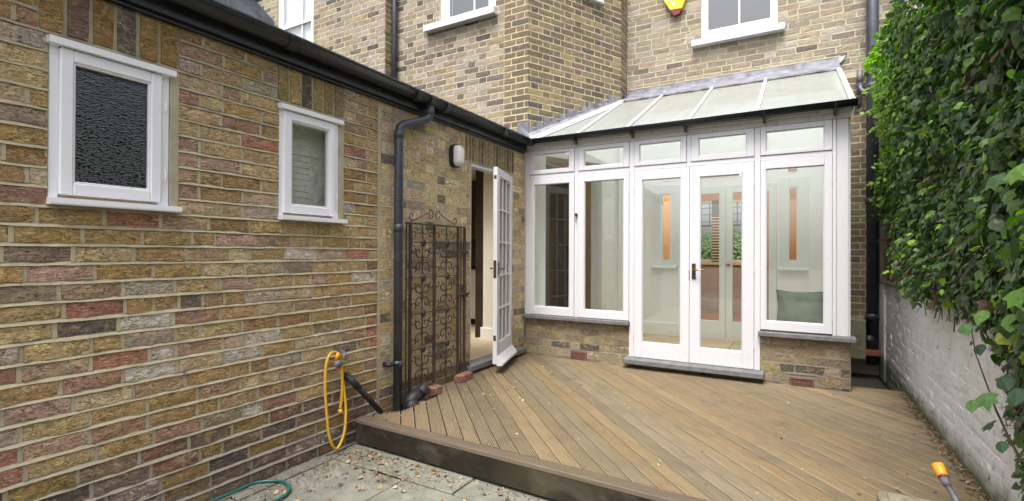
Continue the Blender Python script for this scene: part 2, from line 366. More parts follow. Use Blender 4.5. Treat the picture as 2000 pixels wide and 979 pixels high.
def sub_intervals(u0, u1, v0, v1, holes):
    iv = [(u0, u1)]
    for (a, b, c, d) in holes:
        if d-.012 <= v0 or c+.012 >= v1: continue
        nv = []
        for (x, y) in iv:
            if b <= x or a >= y: nv.append((x, y)); continue
            if a-x > .025: nv.append((x, a))
            if y-b > .025: nv.append((b, y))
        iv = nv
    return iv
def lay(pl, out, u0, u1, z0, z1, ph, bed, perp, holes, pal, rough=.003, nx=5, ny=4, bond='mix', L=.215, H=.1025, phase=0, headpal=None, top=None):
    """rows of bricks on a plane; out gets (geometry, colour); returns the bed joints [(z, [(a,b)])] and the perps"""
    k0 = math.ceil((z0-phase)/ph-1e-6); joints = []; perps = []; z = phase+k0*ph; row = k0
    while z < z1-.02:
        a, b = z+bed/2, min(z+ph-bed/2, z1)
        ivs = sub_intervals(u0, u1, a, b, holes); joints.append((z, sub_intervals(u0, u1, z-.003, z+.003, holes)))
        for (x, y) in ivs:
            u = x; first = True
            if bond == 'flemish':
                st = (row % 2); off = [0, (L+H)/2+.005][row % 2]; grid = []; g = math.floor((x-off)/(L+H+2*perp))*(L+H+2*perp)+off
                while g < y: grid += [(g, g+L, 's'), (g+L+perp, g+L+perp+H, 'h')]; g += L+H+2*perp
            else:
                g = x-rng.choice([0, .5, .25, .72])*L if x == u0 else x-([0, .52][row % 2])*L; grid = []
                while g < y:
                    if bond == 'stretch': ln = L
                    else: ln = L if rng.random() < .82 else H
                    ln *= 1+rng.uniform(-.03, .03); grid.append((g, g+ln, 's' if ln > .15 else 'h')); g += ln+perp
            last = x
            for (p_, q_, t_) in grid:
                p2, q2 = max(p_, x), min(q_, y)
                if q2-p2 < .03:
                    continue
                if y-q2 < .045: q2 = y
                if p2-last > perp+.02 and last == x: p2 = x
                c = pick(headpal if (headpal and t_ == 'h') else pal)
                if top and top(pl, (p2+q2)/2, (a+b)/2): pass
                else: out.append((brick_geo(pl, p2, q2, a, b, rough, nx if q2-p2 > .13 else 3, ny), c))
                if last != x: perps.append((last, p2, a, b))
                last = q2
        z += ph; row += 1
    joints.append((z, sub_intervals(u0, u1, z-.003, z+.003, holes)))
    return joints, perps
def pointing(mb, pl, joints, perps, bed, w_top=-.005, w_bot=.002, step=.09, jit=.0016, zlim=None):
    for z, ivs in joints:
        if zlim and z > zlim: continue
        for a, b in ivs:
            n = max(2, int((b-a)/step)+1); vs = []
            for i in range(n):
                u = a+(b-a)*i/(n-1); j1, j2, j3 = (rng.uniform(-1, 1)*jit for _ in range(3))
                vs += [pl.p(u, z+bed/2+.001+j1, w_top+j3*.6), pl.p(u, z-bed/2+j2, w_bot+j3), pl.p(u, z-bed/2-.0015+j2, w_bot-.014)]
            mb.add(vs, [f for i in range(n-1) for f in ((3*i+1, 3*i+4, 3*i+3, 3*i), (3*i+2, 3*i+5, 3*i+4, 3*i+1))])
    for a, b, c, d in perps:
        if b-a < .003: continue
        w_ = w_top*.5+w_bot*.5+rng.uniform(-.0015, .0005)
        mb.add([pl.p(a-.001, c, w_), pl.p(b+.001, c, w_), pl.p(b+.001, d, w_-.002), pl.p(a-.001, d, w_-.002)], [(0, 1, 2, 3)])
def backing(mb, pl, u0, u1, z0, z1, holes, w_=-.009, reveal=.1):
    us = sorted({u0, u1, *[min(max(x, u0), u1) for h in holes for x in h[:2]]}); zs = sorted({z0, z1, *[min(max(x, z0), z1) for h in holes for x in h[2:]]})
    for i in range(len(us)-1):
        for j in range(len(zs)-1):
            cu, cz = (us[i]+us[i+1])/2, (zs[j]+zs[j+1])/2
            if any(h[0] < cu < h[1] and h[2] < cz < h[3] for h in holes): continue
            mb.quad(pl.p(us[i], zs[j], w_), pl.p(us[i+1], zs[j], w_), pl.p(us[i+1], zs[j+1], w_), pl.p(us[i], zs[j+1], w_))
    if reveal:
        for a, b, c, d in holes:
            for (p, q) in (((a, c), (a, d)), ((b, d), (b, c)), ((a, d), (b, d)), ((b, c), (a, c))):
                mb.quad(pl.p(*p, 0.0), pl.p(*p, -reveal), pl.p(*q, -reveal), pl.p(*q, 0.0))
def score(geo):
    vs = geo[0]; q = [proj(vs[i]) for i in (0, len(vs)//4, len(vs)//3)]; c = Vector((0, 0, 0))
    for v in vs: c += v
    p = proj(c/len(vs))
    if p is None or not (-25 < p[0] < 2025 and -15 < p[1] < 995): return 0
    P = [proj(v) for v in vs]
    if any(x is None for x in P): return 0
    return (max(x[0] for x in P)-min(x[0] for x in P))*(max(x[1] for x in P)-min(x[1] for x in P))
def emit(bricks, mat, parent, cap=300, hidden=None, smooth=True):
    smooth = smooth and mat != 'brickfar'
    sc = [(0 if (hidden and hidden(g)) else score(g), i) for i, (g, c) in enumerate(bricks)]
    sc.sort(reverse=True); ind = [i for s_, i in sc[:cap] if s_ > 40]; iset = set(ind)
    for i in ind:
        g, c = bricks[i]; mb = MB().add(g[0], g[1], c); mb.build('brick', mat, parent, smooth)
    rest = MB()
    for i, (g, c) in enumerate(bricks):
        if i not in iset: rest.add(g[0], g[1], c)
    if rest.v: rest.build('brickwork', mat, parent, smooth, kind='stuff')
# ================================================================== GROUND
GX = [-14, -8, -2.6, -2.0, -1.35, -.65, .05, .75, 6, 14]
pav = MB(); pav.quad((-40, -40, -.03), (40, -40, -.03), (40, 40, -.03), (-40, 40, -.03))
pav = pav.build('ground', 'ground', kind='structure', loc=(0, 0, -.03))
patio = thing('paving', None, None, (-2, 1, 0)); patio['kind'] = 'structure'
ys = [-6, -4.5, -3, -1.6, -.4, .3, .95, 1.6, 2.24, 2.9]
xs = [-2.69, -2.615, -2.02, -1.38, -.72, -.05, .62, .79]
for j in range(len(ys)-1):
    for i in range(len(xs)-1):
        sh = .0 if j % 2 else (.0 if i < 2 else -.28)
        x0, x1 = xs[i]+(sh if i > 1 else 0), xs[i+1]+(sh if 0 < i < len(xs)-2 else 0)
        h = rng.uniform(-.004, .004); vs = []; 
        mb = MB(); mb.box((x0+.005, ys[j]+.005, -.03), (x1-.005, ys[j+1]-.005, h), ch=.006)
        mb.build('slab', 'paving', patio)
# litter strip soil along the wall foot
# ================================================================== SIDE EXTENSION (left)
WX = -2.72
EXT = thing('side_extension', 'single storey stock brick extension along the left side with black gutter and open french door', 'building', (-3.9, 2, 0))
PW = Plane((WX, 0, 0), (0, 1, 0))
PH = .081; BED0 = 1.368-16*PH   # course joints pass through z = 1.368
def jz(k): return 1.368+k*PH
W1 = (.836, 1.335, jz(2), jz(11)); W2 = (1.905, 2.395, jz(2), jz(11)); DR = (3.95, 4.70, .205, 2.215)
SOL = jz(11), jz(14)-.012
holes = [W1, W2, DR]
S1 = (.80, 1.345, SOL[0], 2.6); S2 = (1.895, 2.405, SOL[0], 2.6); S3 = (3.86, 4.80, 2.215, 2.47)
palA = [(34, (.37, .255, .105)), (22, (.42, .32, .165)), (14, (.32, .22, .14)), (9, (.38, .26, .195)), (4, (.36, .165, .12)), (6, (.23, .19, .145)), (3, (.13, .11, .10)), (9, (.42, .33, .22), .10), (4.0, (.45, .41, .35), .20), (7, (.31, .18, .135)), (8, (.29, .185, .085)), (5, (.34, .30, .25), .11)]
palLow = [(20, (.20, .145, .12)), (16, (.235, .17, .10)), (14, (.17, .135, .12)), (9, (.25, .20, .17), .16), (10, (.22, .12, .09)), (5, (.12, .10, .095)), (14, (.27, .19, .08))]
palB = [(30, (.50, .41, .235)), (22, (.46, .35, .17)), (12, (.39, .33, .23)), (9, (.15, .14, .12)), (8, (.44, .32, .23)), (12, (.55, .47, .32)), (6, (.27, .24, .19)), (3, (.48, .42, .32), .10)]
def desat(P, k=.3, g=1.0):
    out = []
    for p in P:
        c = p[1]; L_ = .3*c[0]+.55*c[1]+.15*c[2]; out.append((p[0], tuple((v*(1-k)+L_*k)*g for v in c), *p[2:]))
    return out
palA = desat(palA, .07, 1.22); palB = desat(palB, .12, 1.3)
wall_b = []
def layz(pl, u0, u1, zs, *a, **k):
    J, Pp = [], []
    for z0, z1, pal in zs:
        j, p = lay(pl, wall_b, u0, u1, z0, z1, PH, *a, pal=pal, phase=1.368-20*PH, **k); J += j; Pp += p
    return J, Pp
zA = [(jz(-17)-.001, jz(-12)-.001, palLow), (jz(-12)-.001, 2.50, palA)]
solH = [S1, S2, S3]
JA = layz(PW, -1.6, 2.728, zA, .0155, .015, holes+[S1, S2], rough=.0045, nx=7, ny=4)
zB = [(jz(-17)-.001, jz(-13)-.001, palLow), (jz(-13)-.001, 2.50, palB)]
JB = layz(PW, 2.752, 5.05, zB, .011, .011, holes+[S3], rough=.0026, nx=5, ny=4, bond='flemish')
# soldier bricks over the openings
for (a, b, c, d), n, pal in ((S1, 6, [(3, (.33, .21, .08)), (2, (.24, .17, .15)), (2, (.32, .19, .12)), (1, (.15, .13, .12))]), (S2, 6, [(2, (.36, .28, .12)), (2, (.12, .11, .11)), (2, (.40, .31, .13)), (2, (.30, .24, .15))]), (S3, 17, [(3, (.25, .19, .10)), (2, (.11, .09, .075)), (2, (.36, .28, .16)), (1, (.30, .2, .12))])):
    wd = (b-a)/n
    for i in range(n):
        u = a+wd*i; m_ = .017 if n == 6 else .016
        wall_b.append((brick_geo(PW, u+m_/2, u+wd-m_/2, c+.012, 2.475 if n == 6 else d-.008, .0028, 3, 5, face=-.001), pick(pal)))
wm = MB(); backing(wm, PW, -1.6, 5.05, -.05, 2.52, holes)
pointing(wm, PW, *JA, .0145, -.007, .003, .06, .0019)
wall = wm.build('wall', 'mortA', EXT, loc=(WX, 2, 0))
wm2 = MB(); pointing(wm2, PW, *JB, .011, -.004, -.0005, .12, .0015); backing(wm2, PW, 2.73, 5.05, -.05, 2.49, [(DR[0], DR[1], DR[2], DR[3])], -.006, 0)
for (a, b) in ((2.722, 2.758),):
    n = 30; 
    for i in range(n):
        z0, z1 = .02+2.44*i/n, .02+2.44*(i+1)/n; wm2.quad(PW.p(a+rng.uniform(-.003, .003), z0, .0), PW.p(b, z0, -.001), PW.p(b, z1, -.001), PW.p(a+rng.uniform(-.003, .003), z1, .001))
wm2.build('pointing', 'mortB', wall)
emit(wall_b, 'brick', wall, 300)
# cement fillets beside the windows
for (a, b, c, d) in (W1, W2):
    fl = MB(); fl.box((WX-.06, b-.032, c), (WX+.001, b+.012, d-.01), ch=.004); fl.build('cement_fillet', 'mortA', wall)
    fl = MB(); fl.box((WX-.06, a-.008, c), (WX-.004, a+.005, d-.01), ch=.003); fl.build('cement_fillet', 'mortA', wall)
def frame4(mb, ax, y0, y1, a, b, c, d, wl, wr, wb, wt, ch=.003):
    """four members butted round a light; a..b across, c..d up, y0..y1 through"""
    def bx(p, q, r_, t): mb.box((p, y0, r_) if ax == 'y' else (y0, p, r_), (q, y1, t) if ax == 'y' else (y1, q, t), ch=ch)
    bx(a, a+wl, c, d); bx(b-wr, b, c, d); bx(a+wl-.0005, b-wr+.0005, c, c+wb); bx(a+wl-.0005, b-wr+.0005, d-wt, d)
def pane(mb, ax, y, a, b, c, d, t=.005):
    if ax == 'y': mb.box((a, y, c), (b, y+t, d), ch=.0005)
    else: mb.box((y-t, a, c), (y, b, d), ch=.0005)
def small_window(W, glassY, cas, mat):
    a, b, c, d = W; wo = part_empty('window', EXT, (WX, (a+b)/2, c))
    m1 = MB(); frame4(m1, 'x', WX-.075, WX-.004, a+.002, b-.034, c+.03, d-.012, .034, .05, .01, .02); m1.build('frame', 'whiteclean', wo)
    m2 = MB(); frame4(m2, 'x', WX-.05, WX+.012, cas[0], cas[1], c+.052, d-.05, glassY[0]-cas[0], cas[1]-glassY[1], 1.635-(c+.052), (d-.05)-2.157, .005)
    m2.build('casement', 'whiteclean', wo)
    m2b = MB(); frame4(m2b, 'x', WX-.03, WX+.004, glassY[0], glassY[1], 1.635, 2.157, .008, .008, .008, .008, .003); m2b.build('glazing_bead', 'whiteclean', wo)
    m3 = MB(); pane(m3, 'x', WX-.012, glassY[0]+.002, glassY[1]-.002, 1.637, 2.155); m3.build('pane', mat, wo)
    m4 = MB(); m4.prism([(WX-.04, a-.002, c+.01), (WX+.045, a-.002, c+.006), (WX+.048, a-.002, c+.012), (WX+.048, a-.002, c+.034), (WX-.04, a-.002, c+.042)], (0, b-a+.006, 0)); m4.build('sill', 'whiteclean', wo)
    m5 = MB(); m5.prism([(WX-.03, a-.006, d-.046), (WX+.032, a-.006, d-.046), (WX+.032, a-.006, d-.018), (WX-.03, a-.006, d-.010)], (0, b-a-.012, 0)); m5.build('drip_board', 'whiteclean', wo)
    m6 = MB(); m6.box((WX-.06, a+.03, d-.049), (WX-.01, b-.05, d-.030)); m6.build('head_gap', 'airdark', wo)
    for z in (1.72, 2.06):
        h = MB(); h.tube([(WX+.012, b-.056, z-.022), (WX+.012, b-.056, z+.022)], .004, 6); h.build('hinge', 'whiteclean', wo)
small_window(W1, (.919, 1.215), (.872, 1.262), 'obscure')
small_window(W2, (1.988, 2.280), (1.935, 2.325), 'glass')
# slats and panels behind the second window stand in for its pale reflections
bl = part_empty('pane_backing', EXT, (-2.84, 2.14, 1.6))
for i in range(9):
    s_ = MB(); s_.box((-2.850-.004*(i % 2), 1.93, 1.62+i*.040), (-2.842, 2.225, 1.655+i*.040), ch=.002); s_.build('slat', 'pane_backing', bl)
s_ = MB(); s_.box((-2.856, 1.93, 1.985), (-2.848, 2.42, 2.23)); s_.build('upper_panel', 'pane_backing', bl)
s_ = MB(); s_.box((-2.90, 2.226, 1.56), (-2.858, 2.42, 1.985)); s_.build('side_panel', 'reflstrip', bl)
# interior shell: back room walls so the windows look into rooms
ish = MB()
ish.quad((-4.9, -1.6, .2), (-4.9, 7.4, .2), (-4.9, 7.4, 2.55), (-4.9, -1.6, 2.55)); ish.quad((-4.9, -1.6, .2), (-2.83, -1.6, .2), (-2.83, -1.6, 2.55), (-4.9, -1.6, 2.55))
ish.quad((-4.9, 7.4, .2), (-2.0, 7.4, .2), (-2.0, 7.4, 2.55), (-4.9, 7.4, 2.55)); ish.build('inner_wall', 'cream', EXT)

cl = MB(); cl.box((-4.95, -1.6, .15), (-2.78, 7.4, .205)); cl.build('floor', 'tile', EXT)
inn = MB(); backing(inn, Plane((WX-.13, 0, 0), (0, 1, 0)), -1.6, 5.3, .2, 2.5, holes, 0, 0); inn.build('plaster', 'cream', EXT)
pr = MB(); pr.box((-3.585, 5.5, .205), (-2.86, 5.62, 2.50)); pr.build('pier', 'cream', EXT)
pr = MB(); pr.box((-3.60, 5.475, .205), (-2.86, 5.5, .36), ch=.006); pr.box((-3.61, 5.4755, .205), (-3.5855, 5.62, .36), ch=.004); pr.build('skirting_board', 'whitein', EXT)
# flat roof, fascia, gutter
RH = ((-4.1, -3.3, .2, 1.9), (-4.4, -3.2, 3.9, 5.0), (-4.6, -3.3, -1.2, -.2))   # rooflight openings; the unseen one near the door is added to light the kitchen
def slab_holes(mb, x0, x1, y0, y1, z0, z1):
    X = sorted({x0, x1, *[v for h in RH for v in h[:2]]}); Y = sorted({y0, y1, *[v for h in RH for v in h[2:]]})
    for i in range(len(X)-1):
        for j in range(len(Y)-1):
            cx, cy = (X[i]+X[i+1])/2, (Y[j]+Y[j+1])/2
            if not any(h[0] < cx < h[1] and h[2] < cy < h[3] for h in RH): mb.box((X[i], Y[j], z0), (X[i+1], Y[j+1], z1), ch=0)
rf = MB(); slab_holes(rf, -7.0, -2.63, -1.7, 5.18, 2.57, 2.655); rf.build('roof', 'felt', EXT)
q = MB(); h = RH[1]; q.box((h[0]-.03, h[2]-.03, 2.657), (h[1]+.03, h[3]+.03, 2.67)); q.build('added_rooflight_pane', 'glass', EXT)  # unseen rooflight, added to brighten the kitchen inside the open door
fb = MB(); fb.box((WX-.03, -1.7, 2.497), (-2.668, 5.0, 2.62), ch=.003); fb.box((WX-.03, -1.7, 2.480), (-2.694, 5.0, 2.4965), ch=.002); fb.build('fascia_board', 'black', EXT)
def gutter(name, p0, p1, r, parent, mat='black', jo=(), lip=.006):
    p0, p1 = Vector(p0), Vector(p1); d = (p1-p0).normalized(); sd_ = d.cross(Vector((0, 0, 1))).normalized(); mb = MB(); n = 14
    rings = []
    for P in (p0, p1):
        o = [P+sd_*(math.cos(math.pi*k/n)*r)-Vector((0, 0, math.sin(math.pi*k/n)*r)) for k in range(n+1)]
        i = [P+sd_*(math.cos(math.pi*k/n)*(r-.004))-Vector((0, 0, math.sin(math.pi*k/n)*(r-.004)))+Vector((0, 0, .002)) for k in range(n+1)]
        rings.append(o+i[::-1])
    m_ = len(rings[0]); mb.add(rings[0]+rings[1], [(k, (k+1) % m_, m_+(k+1) % m_, m_+k) for k in range(m_)]+[tuple(range(m_))[::-1], tuple(range(m_, 2*m_))])
    for s_ in (1, -1): mb.tube([p0+sd_*s_*r, p1+sd_*s_*r], lip, 6)
    g = mb.build(name, mat, parent, True)
    for q in jo:
        c = p0+d*q; b2 = MB(); ww = .03
        b2.add([c+d*e+sd_*(math.cos(math.pi*k/n)*(r+.006))-Vector((0, 0, math.sin(math.pi*k/n)*(r+.006))) for e in (-ww, ww) for k in range(n+1)], [(k, k+1, n+2+k, n+1+k) for k in range(n)])
        for e in (-ww, ww): b2.tube([c+d*e+sd_*(math.cos(math.pi*k/n)*(r+.003))-Vector((0, 0, math.sin(math.pi*k/n)*(r+.003))) for k in range(n+1)], .005, 5)
        b2.build('gutter_bracket', mat, parent, True)
    return g
gutter('gutter', (-2.612, -1.7, 2.605), (-2.612, 4.99, 2.605), .058, EXT, jo=(1.9+1.7, 3.02+1.7, 3.19+1.7, 3.40+1.7, 4.35+1.7, 4.90+1.7), lip=.007)
sf = MB(); sf.box((-2.668, -1.7, 2.617), (-2.60, 4.95, 2.640)); sf.build('eaves_board', 'felt', EXT)
# downpipe with swan neck
dp = MB(); dp.tube([(-2.612, 3.20, 2.56), (-2.612, 3.20, 2.50), (-2.615, 3.195, 2.455), (-2.63, 3.165, 2.425), (-2.655, 2.93, 2.335), (-2.66, 2.90, 2.31), (-2.66, 2.886, 2.26), (-2.66, 2.886, .12)], .034, 16); dpo = dp.build('downpipe', 'soil', EXT, True)
for z0, z1, r in ((2.22, 2.28, .0375), (1.50, 1.56, .0375), (.46, .51, .038), (2.47, 2.52, .038)):
    s_ = MB(); s_.tube([(-2.66 if z0 < 2.4 else -2.612, 2.886 if z0 < 2.4 else 3.2, z0), (-2.66 if z0 < 2.4 else -2.612, 2.886 if z0 < 2.4 else 3.2, z1)], r, 16); s_.build('pipe_collar', 'soil', dpo, True)
s_ = MB(); s_.tube([(-2.665, 2.80, .49), (-2.665, 2.886, .49)], .014, 8); s_.tube([(-2.72, 2.80, .49), (-2.65, 2.80, .49)], .018, 8); s_.tube([(-2.665, 2.886, .48), (-2.665, 2.886, .50)], .043, 14); s_.build('pipe_clip', 'blackmatt', dpo, True)
# side door: frame, leaf ajar
fr = MB(); fr.box((WX-.10, DR[0], .205), (WX-.012, DR[0]+.03, DR[3]-.035)); fr.box((WX-.10, DR[1]-.04, .205), (WX-.012, DR[1], DR[3]-.035)); fr.box((WX-.10, DR[0], DR[3]-.0345), (WX-.010, DR[1], DR[3]))
fr.build('door_frame', 'white', EXT)
th = MB(); th.box((WX-.12, DR[0]-.06, .205), (WX+.045, 5.03, .262), ch=.006); th.build('threshold', 'sill', EXT)
hx, hy, ang, dw = WX-.01, 4.662, math.radians(17), .655
R2 = Matrix.Rotation(math.pi+ang, 3, 'Z')
# leaf local: x 0..dw along the leaf from the hinge, y thickness, z up. direction from hinge = (sin, -cos)
ld = Vector((math.sin(ang), -math.cos(ang), 0)); ln = Vector((math.cos(ang), math.sin(ang), 0))
LM = Matrix(((ld.x, ln.x, 0), (ld.y, ln.y, 0), (0, 0, 1)))
H0 = Vector((hx+.02, hy, 0))
def leafbox(mb, a, b, ch=.003):
    k = len(mb.v); t = MB(); t.box(a, b, ch=ch); mb.add([H0+LM@Vector(q) for q in t.v], [f[::-1] for f in t.f])
DOOR = part_empty('door', EXT, H0)
zb, zt = .275, 2.165
lf = MB(); leafbox(lf, (0, 0, zb), (.085, .042, zt)); leafbox(lf, (dw-.10, 0, zb), (dw, .042, zt)); leafbox(lf, (.0855, 0, zb), (dw-.1005, .042, zb+.20)); leafbox(lf, (.0855, 0, zt-.075), (dw-.1005, .042, zt)); leafbox(lf, (.0855, .004, zt-.095), (.17, .038, zt-.0755)); leafbox(lf, (dw-.19, .004, zt-.095), (dw-.1005, .038, zt-.0755)); lf.build('leaf', 'white', DOOR)
gx0, gx1, gz0, gz1 = .0855, dw-.1005, zb+.20, zt-.075
for i in (1, 2): 
    q = MB(); x = gx0+(gx1-gx0)*i/3; leafbox(q, (x-.009, .006, gz0), (x+.009, .036, gz1)); q.build('glazing_bar', 'white', DOOR)
for j in range(1, 5):
    q = MB(); z = gz0+(gz1-gz0)*j/5
    for i in range(3): leafbox(q, (gx0+(gx1-gx0)*i/3+.0095, .006, z-.009), (gx0+(gx1-gx0)*(i+1)/3-.0095, .036, z+.009))
    q.build('glazing_bar', 'white', DOOR)
for i in range(3):
    for j in range(5):
        q = MB(); leafbox(q, (gx0+(gx1-gx0)*i/3+.002, .019, gz0+(gz1-gz0)*j/5+.002), (gx0+(gx1-gx0)*(i+1)/3-.002, .023, gz0+(gz1-gz0)*(j+1)/5-.002), .0005); q.build('pane', 'glass', DOOR)
q = MB(); t = [(.0, .042, zb-.015), (.0, .10, zb-.01), (.0, .10, zb+.008), (.0, .055, zb+.065), (.0, .042, zb+.075)]
q.prism([H0+LM@Vector(p) for p in t], ld*dw); q.build('weather_board', 'white', DOOR)
q = MB(); leafbox(q, (dw-.0005, .006, 1.10), (dw+.003, .036, 1.27)); leafbox(q, (dw-.0005, .008, 2.05), (dw+.003, .034, 2.085)); leafbox(q, (dw-.0005, .008, .50), (dw+.003, .034, .55)); q.build('lock_plate', 'bronze', DOOR)
q = MB()
for s_, y0 in ((1, .042), (-1, 0)):
    P0 = Vector((dw-.05, y0, 1.19)); q.tube([H0+LM@P0, H0+LM@(P0+Vector((0, .035*s_, 0)))], .008, 8); q.tube([H0+LM@(P0+Vector((0, .035*s_, 0))), H0+LM@(P0+Vector((-.09, .04*s_, -.004)))], [.009, .006], 8)
    leafbox(q, (dw-.065, y0-.002 if s_ > 0 else y0-.005, 1.12), (dw-.035, y0+.005 if s_ > 0 else y0+.002, 1.25), .002)
q.build('handle', 'bronze', DOOR)
cl = MB(); slab_holes(cl, -4.95, -2.83, -1.6, 7.4, 2.50, 2.53); cl.build('ceiling', 'whitein', EXT)
# lead clad upstand on the flat roof
lc = thing('rooflight_upstand', 'lead clad box upstand on the flat extension roof above the first window', 'rooflight', (-3.7, 1.1, 2.655))
q = MB(); q.prism([(-3.2, -1.2, 2.656), (-3.2, 2.26, 2.656), (-3.2, 2.20, 2.97), (-3.2, 2.05, 3.06), (-3.2, -1.2, 3.06)], (-.08, 0, 0)); q.build('cladding', 'lead', lc)
q = MB(); q.prism([(-4.2, -1.2, 2.656), (-4.2, 2.26, 2.656), (-4.2, 2.20, 2.97), (-4.2, 2.05, 3.06), (-4.2, -1.2, 3.06)], (.08, 0, 0)); q.build('cladding', 'lead', lc)
q = MB(); q.box((-4.12, 2.0, 2.656), (-3.281, 2.06, 3.06)); q.build('cladding', 'lead', lc)
q = MB(); q.box((-4.12, -1.2, 3.03), (-3.281, 2.0, 3.036)); q.build('pane', 'glass', lc)
for y in (.6, 1.3, 1.86):
    q = MB(); q.box((-3.199, y, 2.66), (-3.185, y+.012, 3.06)); q.build('seam', 'lead', lc)
q = MB(); q.box((-3.30, -1.25, 3.061), (-3.17, 2.10, 3.10), ch=.01); q.build('capping', 'lead', lc)
q = MB(); q.box((-3.198, -1.2, 2.657), (-3.06, 2.35, 2.672)); q.build('apron', 'lead', lc)
# kitchen units seen through the door
kc = thing('kitchen_cupboard', 'white kitchen base unit with dark worktop glimpsed through the open door', 'cupboard', (-4.55, 6.75, .205))
q = MB(); q.box((-4.88, 6.5, .30), (-4.0, 7.1, 1.08)); q.build('carcass', 'whitein', kc); q = MB(); q.box((-4.88, 6.46, 1.081), (-3.98, 7.1, 1.12)); q.build('worktop', 'worktop', kc)
q = MB(); q.box((-4.88, 6.55, .205), (-4.02, 7.1, .299)); q.build('plinth', 'airdark', kc)
for i in range(2):
    q = MB(); q.box((-4.86+i*.43, 6.482, .33), (-4.45+i*.43, 6.499, 1.06)); q.build('cupboard_door', 'whitein', kc)
kc2 = thing('wall_cupboard', 'dark brown wall cupboard high in the kitchen behind the open door', 'cupboard', (-4.55, 6.8, 1.6))
q = MB(); q.box((-4.88, 6.6, 1.55), (-3.9, 7.38, 2.48)); q.build('carcass', 'cab', kc2)
for i in range(2):
    q = MB(); q.box((-4.86+i*.48, 6.58, 1.57), (-4.40+i*.48, 6.599, 2.46)); q.build('cupboard_door', 'cab', kc2)
# ================================================================== MAIN HOUSE
HOUSE = thing('house', 'tall pale yellow brick house behind with sash windows and canted side bay', 'building', (-2, 7, 0))
YM = 6.9; A = Vector((-2.765, 5.2, 0)); B = Vector((-2.073, 6.6, 0)); Cc = Vector((-2.071, YM, 0)); TOP = 7.2
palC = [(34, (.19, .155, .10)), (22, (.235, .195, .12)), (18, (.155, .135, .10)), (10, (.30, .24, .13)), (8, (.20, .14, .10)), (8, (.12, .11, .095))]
palM = [(30, (.43, .355, .24)), (22, (.47, .40, .28)), (16, (.36, .30, .21)), (10, (.42, .32, .18)), (10, (.33, .28, .21)), (3, (.22, .19, .16)), (8, (.5, .44, .35), .08)]
palO = [(22, (.44, .365, .25)), (16, (.47, .40, .29)), (14, (.35, .29, .20)), (9, (.42, .31, .15)), (9, (.21, .175, .14)), (6, (.13, .12, .115)), (8, (.44, .35, .29)), (6, (.31, .25, .16))]
palM = desat(palM, .38, .80); palO = desat(palO, .34, .78)
palQ = [(5, (.20, .16, .10)), (4, (.25, .20, .12)), (3, (.15, .13, .10))]
hb = []
PHH = .0765
# outrigger front wall (faces the camera), with quoins
PO = Plane((-4.87, 5.2, 0), (1, 0, 0)); ow = A.x+4.87
ox = lambda px, py: at(px, py, 'y', 5.2)
owl, owr, owb = ox(858, 30).x+4.87, ox(968, 10).x+4.87, ox(858, 52).z
OWH = [(owl, owr, owb-.03, 5.8), (-9, -8, 0, 1)]
hm = MB(); rows = []
def layh(pl, u0, u1, z0, z1, holes_, pal, bond, rough=.0028, bed=.012, perp=.011, nx=4, ny=3):
    j, p = lay(pl, hb, u0, u1, z0, z1, PHH, bed, perp, holes_, pal, rough, nx, ny, bond, L=.215, H=.1025, phase=.02)
    pointing(hm, pl, j, p, bed, -.003, -.0015, .25, .0012)
layh(PO, 0, ow-.34, 2.62, 7.18, OWH, palO, 'flemish'); layh(PO, ow-.34+.011, ow-.002, 2.62, 7.18, OWH, palQ, 'flemish', .0022, .015, .013)
backing(hm, PO, 0, ow, 2.4, TOP, OWH, -.006, .12)
PB = Plane(A, B-A); bw = (B-A).length
def roofz(y): return 2.60+.49*(y-5.0)
bay = [(.86, 1.16, at(1150, 1, 'y', 6.1).z+.03, 6.5)]
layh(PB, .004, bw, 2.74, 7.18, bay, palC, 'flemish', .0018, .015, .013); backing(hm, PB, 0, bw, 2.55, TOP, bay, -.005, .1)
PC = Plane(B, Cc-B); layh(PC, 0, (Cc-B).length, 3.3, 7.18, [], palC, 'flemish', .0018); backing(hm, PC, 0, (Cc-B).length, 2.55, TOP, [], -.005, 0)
# main rear wall
PM = Plane((Cc.x, YM, 0), (1, 0, 0)); mw = 1.14-Cc.x
mx = lambda px, py: at(px, py, 'y', YM)
mwl, mwr, mwb = mx(1369, 40).x-Cc.x, mx(1519, 30).x-Cc.x, mx(1369, 76).z
MWH = [(mwl, mwr, mwb-.05, 6.6), (.02, 2.45, .2, 3.30)]
def inner_hole(h): return h
layh(PM, 0.0, mw, 3.40, 7.18, MWH, palM, 'mix', .003); layh(PM, 2.46, mw, .3, 3.39, MWH, [(3, (.26, .215, .15)), (3, (.22, .18, .12)), (2, (.19, .16, .12))], 'flemish', .0022)
backing(hm, PM, 0, mw, -.02, TOP, MWH, -.005, .12)
# left neighbour block of the outrigger, nearer, and its return
PL = Plane((-8.6, 5.0, 0), (1, 0, 0)); lw = 8.6-4.867
lx = lambda px, py: at(px, py, 'y', 5.0)
l0, l1 = lx(541, 60).x+8.6, lx(612, 60).x+8.6
LWH = [(l0, l1, 3.6, 6.4)]
layh(PL, 0, lw-.002, 2.9, 7.18, LWH, palO, 'flemish'); backing(hm, PL, 0, lw, 2.4, TOP, LWH, -.006, .12)
PR = Plane((-4.867, 5.0, 0), (0, 1, 0)); layh(PR, .002, .2, 2.7, 7.18, [], palQ, 'mix'); backing(hm, PR, 0, .2, 2.4, TOP, [], -.005, 0)
hw = hm.build('wall', 'mortC', HOUSE, loc=(-2, 6, 0))
def hid(g):
    c = g[0][0]; p = proj(c)
    if p is None: return True
    if p[0] < 540: return True
    if p[0] > 1765 or (p[0] > 1700 and p[1] > 120): return True
    if 1240 < p[0] < 1640 and p[1] > 190: return True
    return False
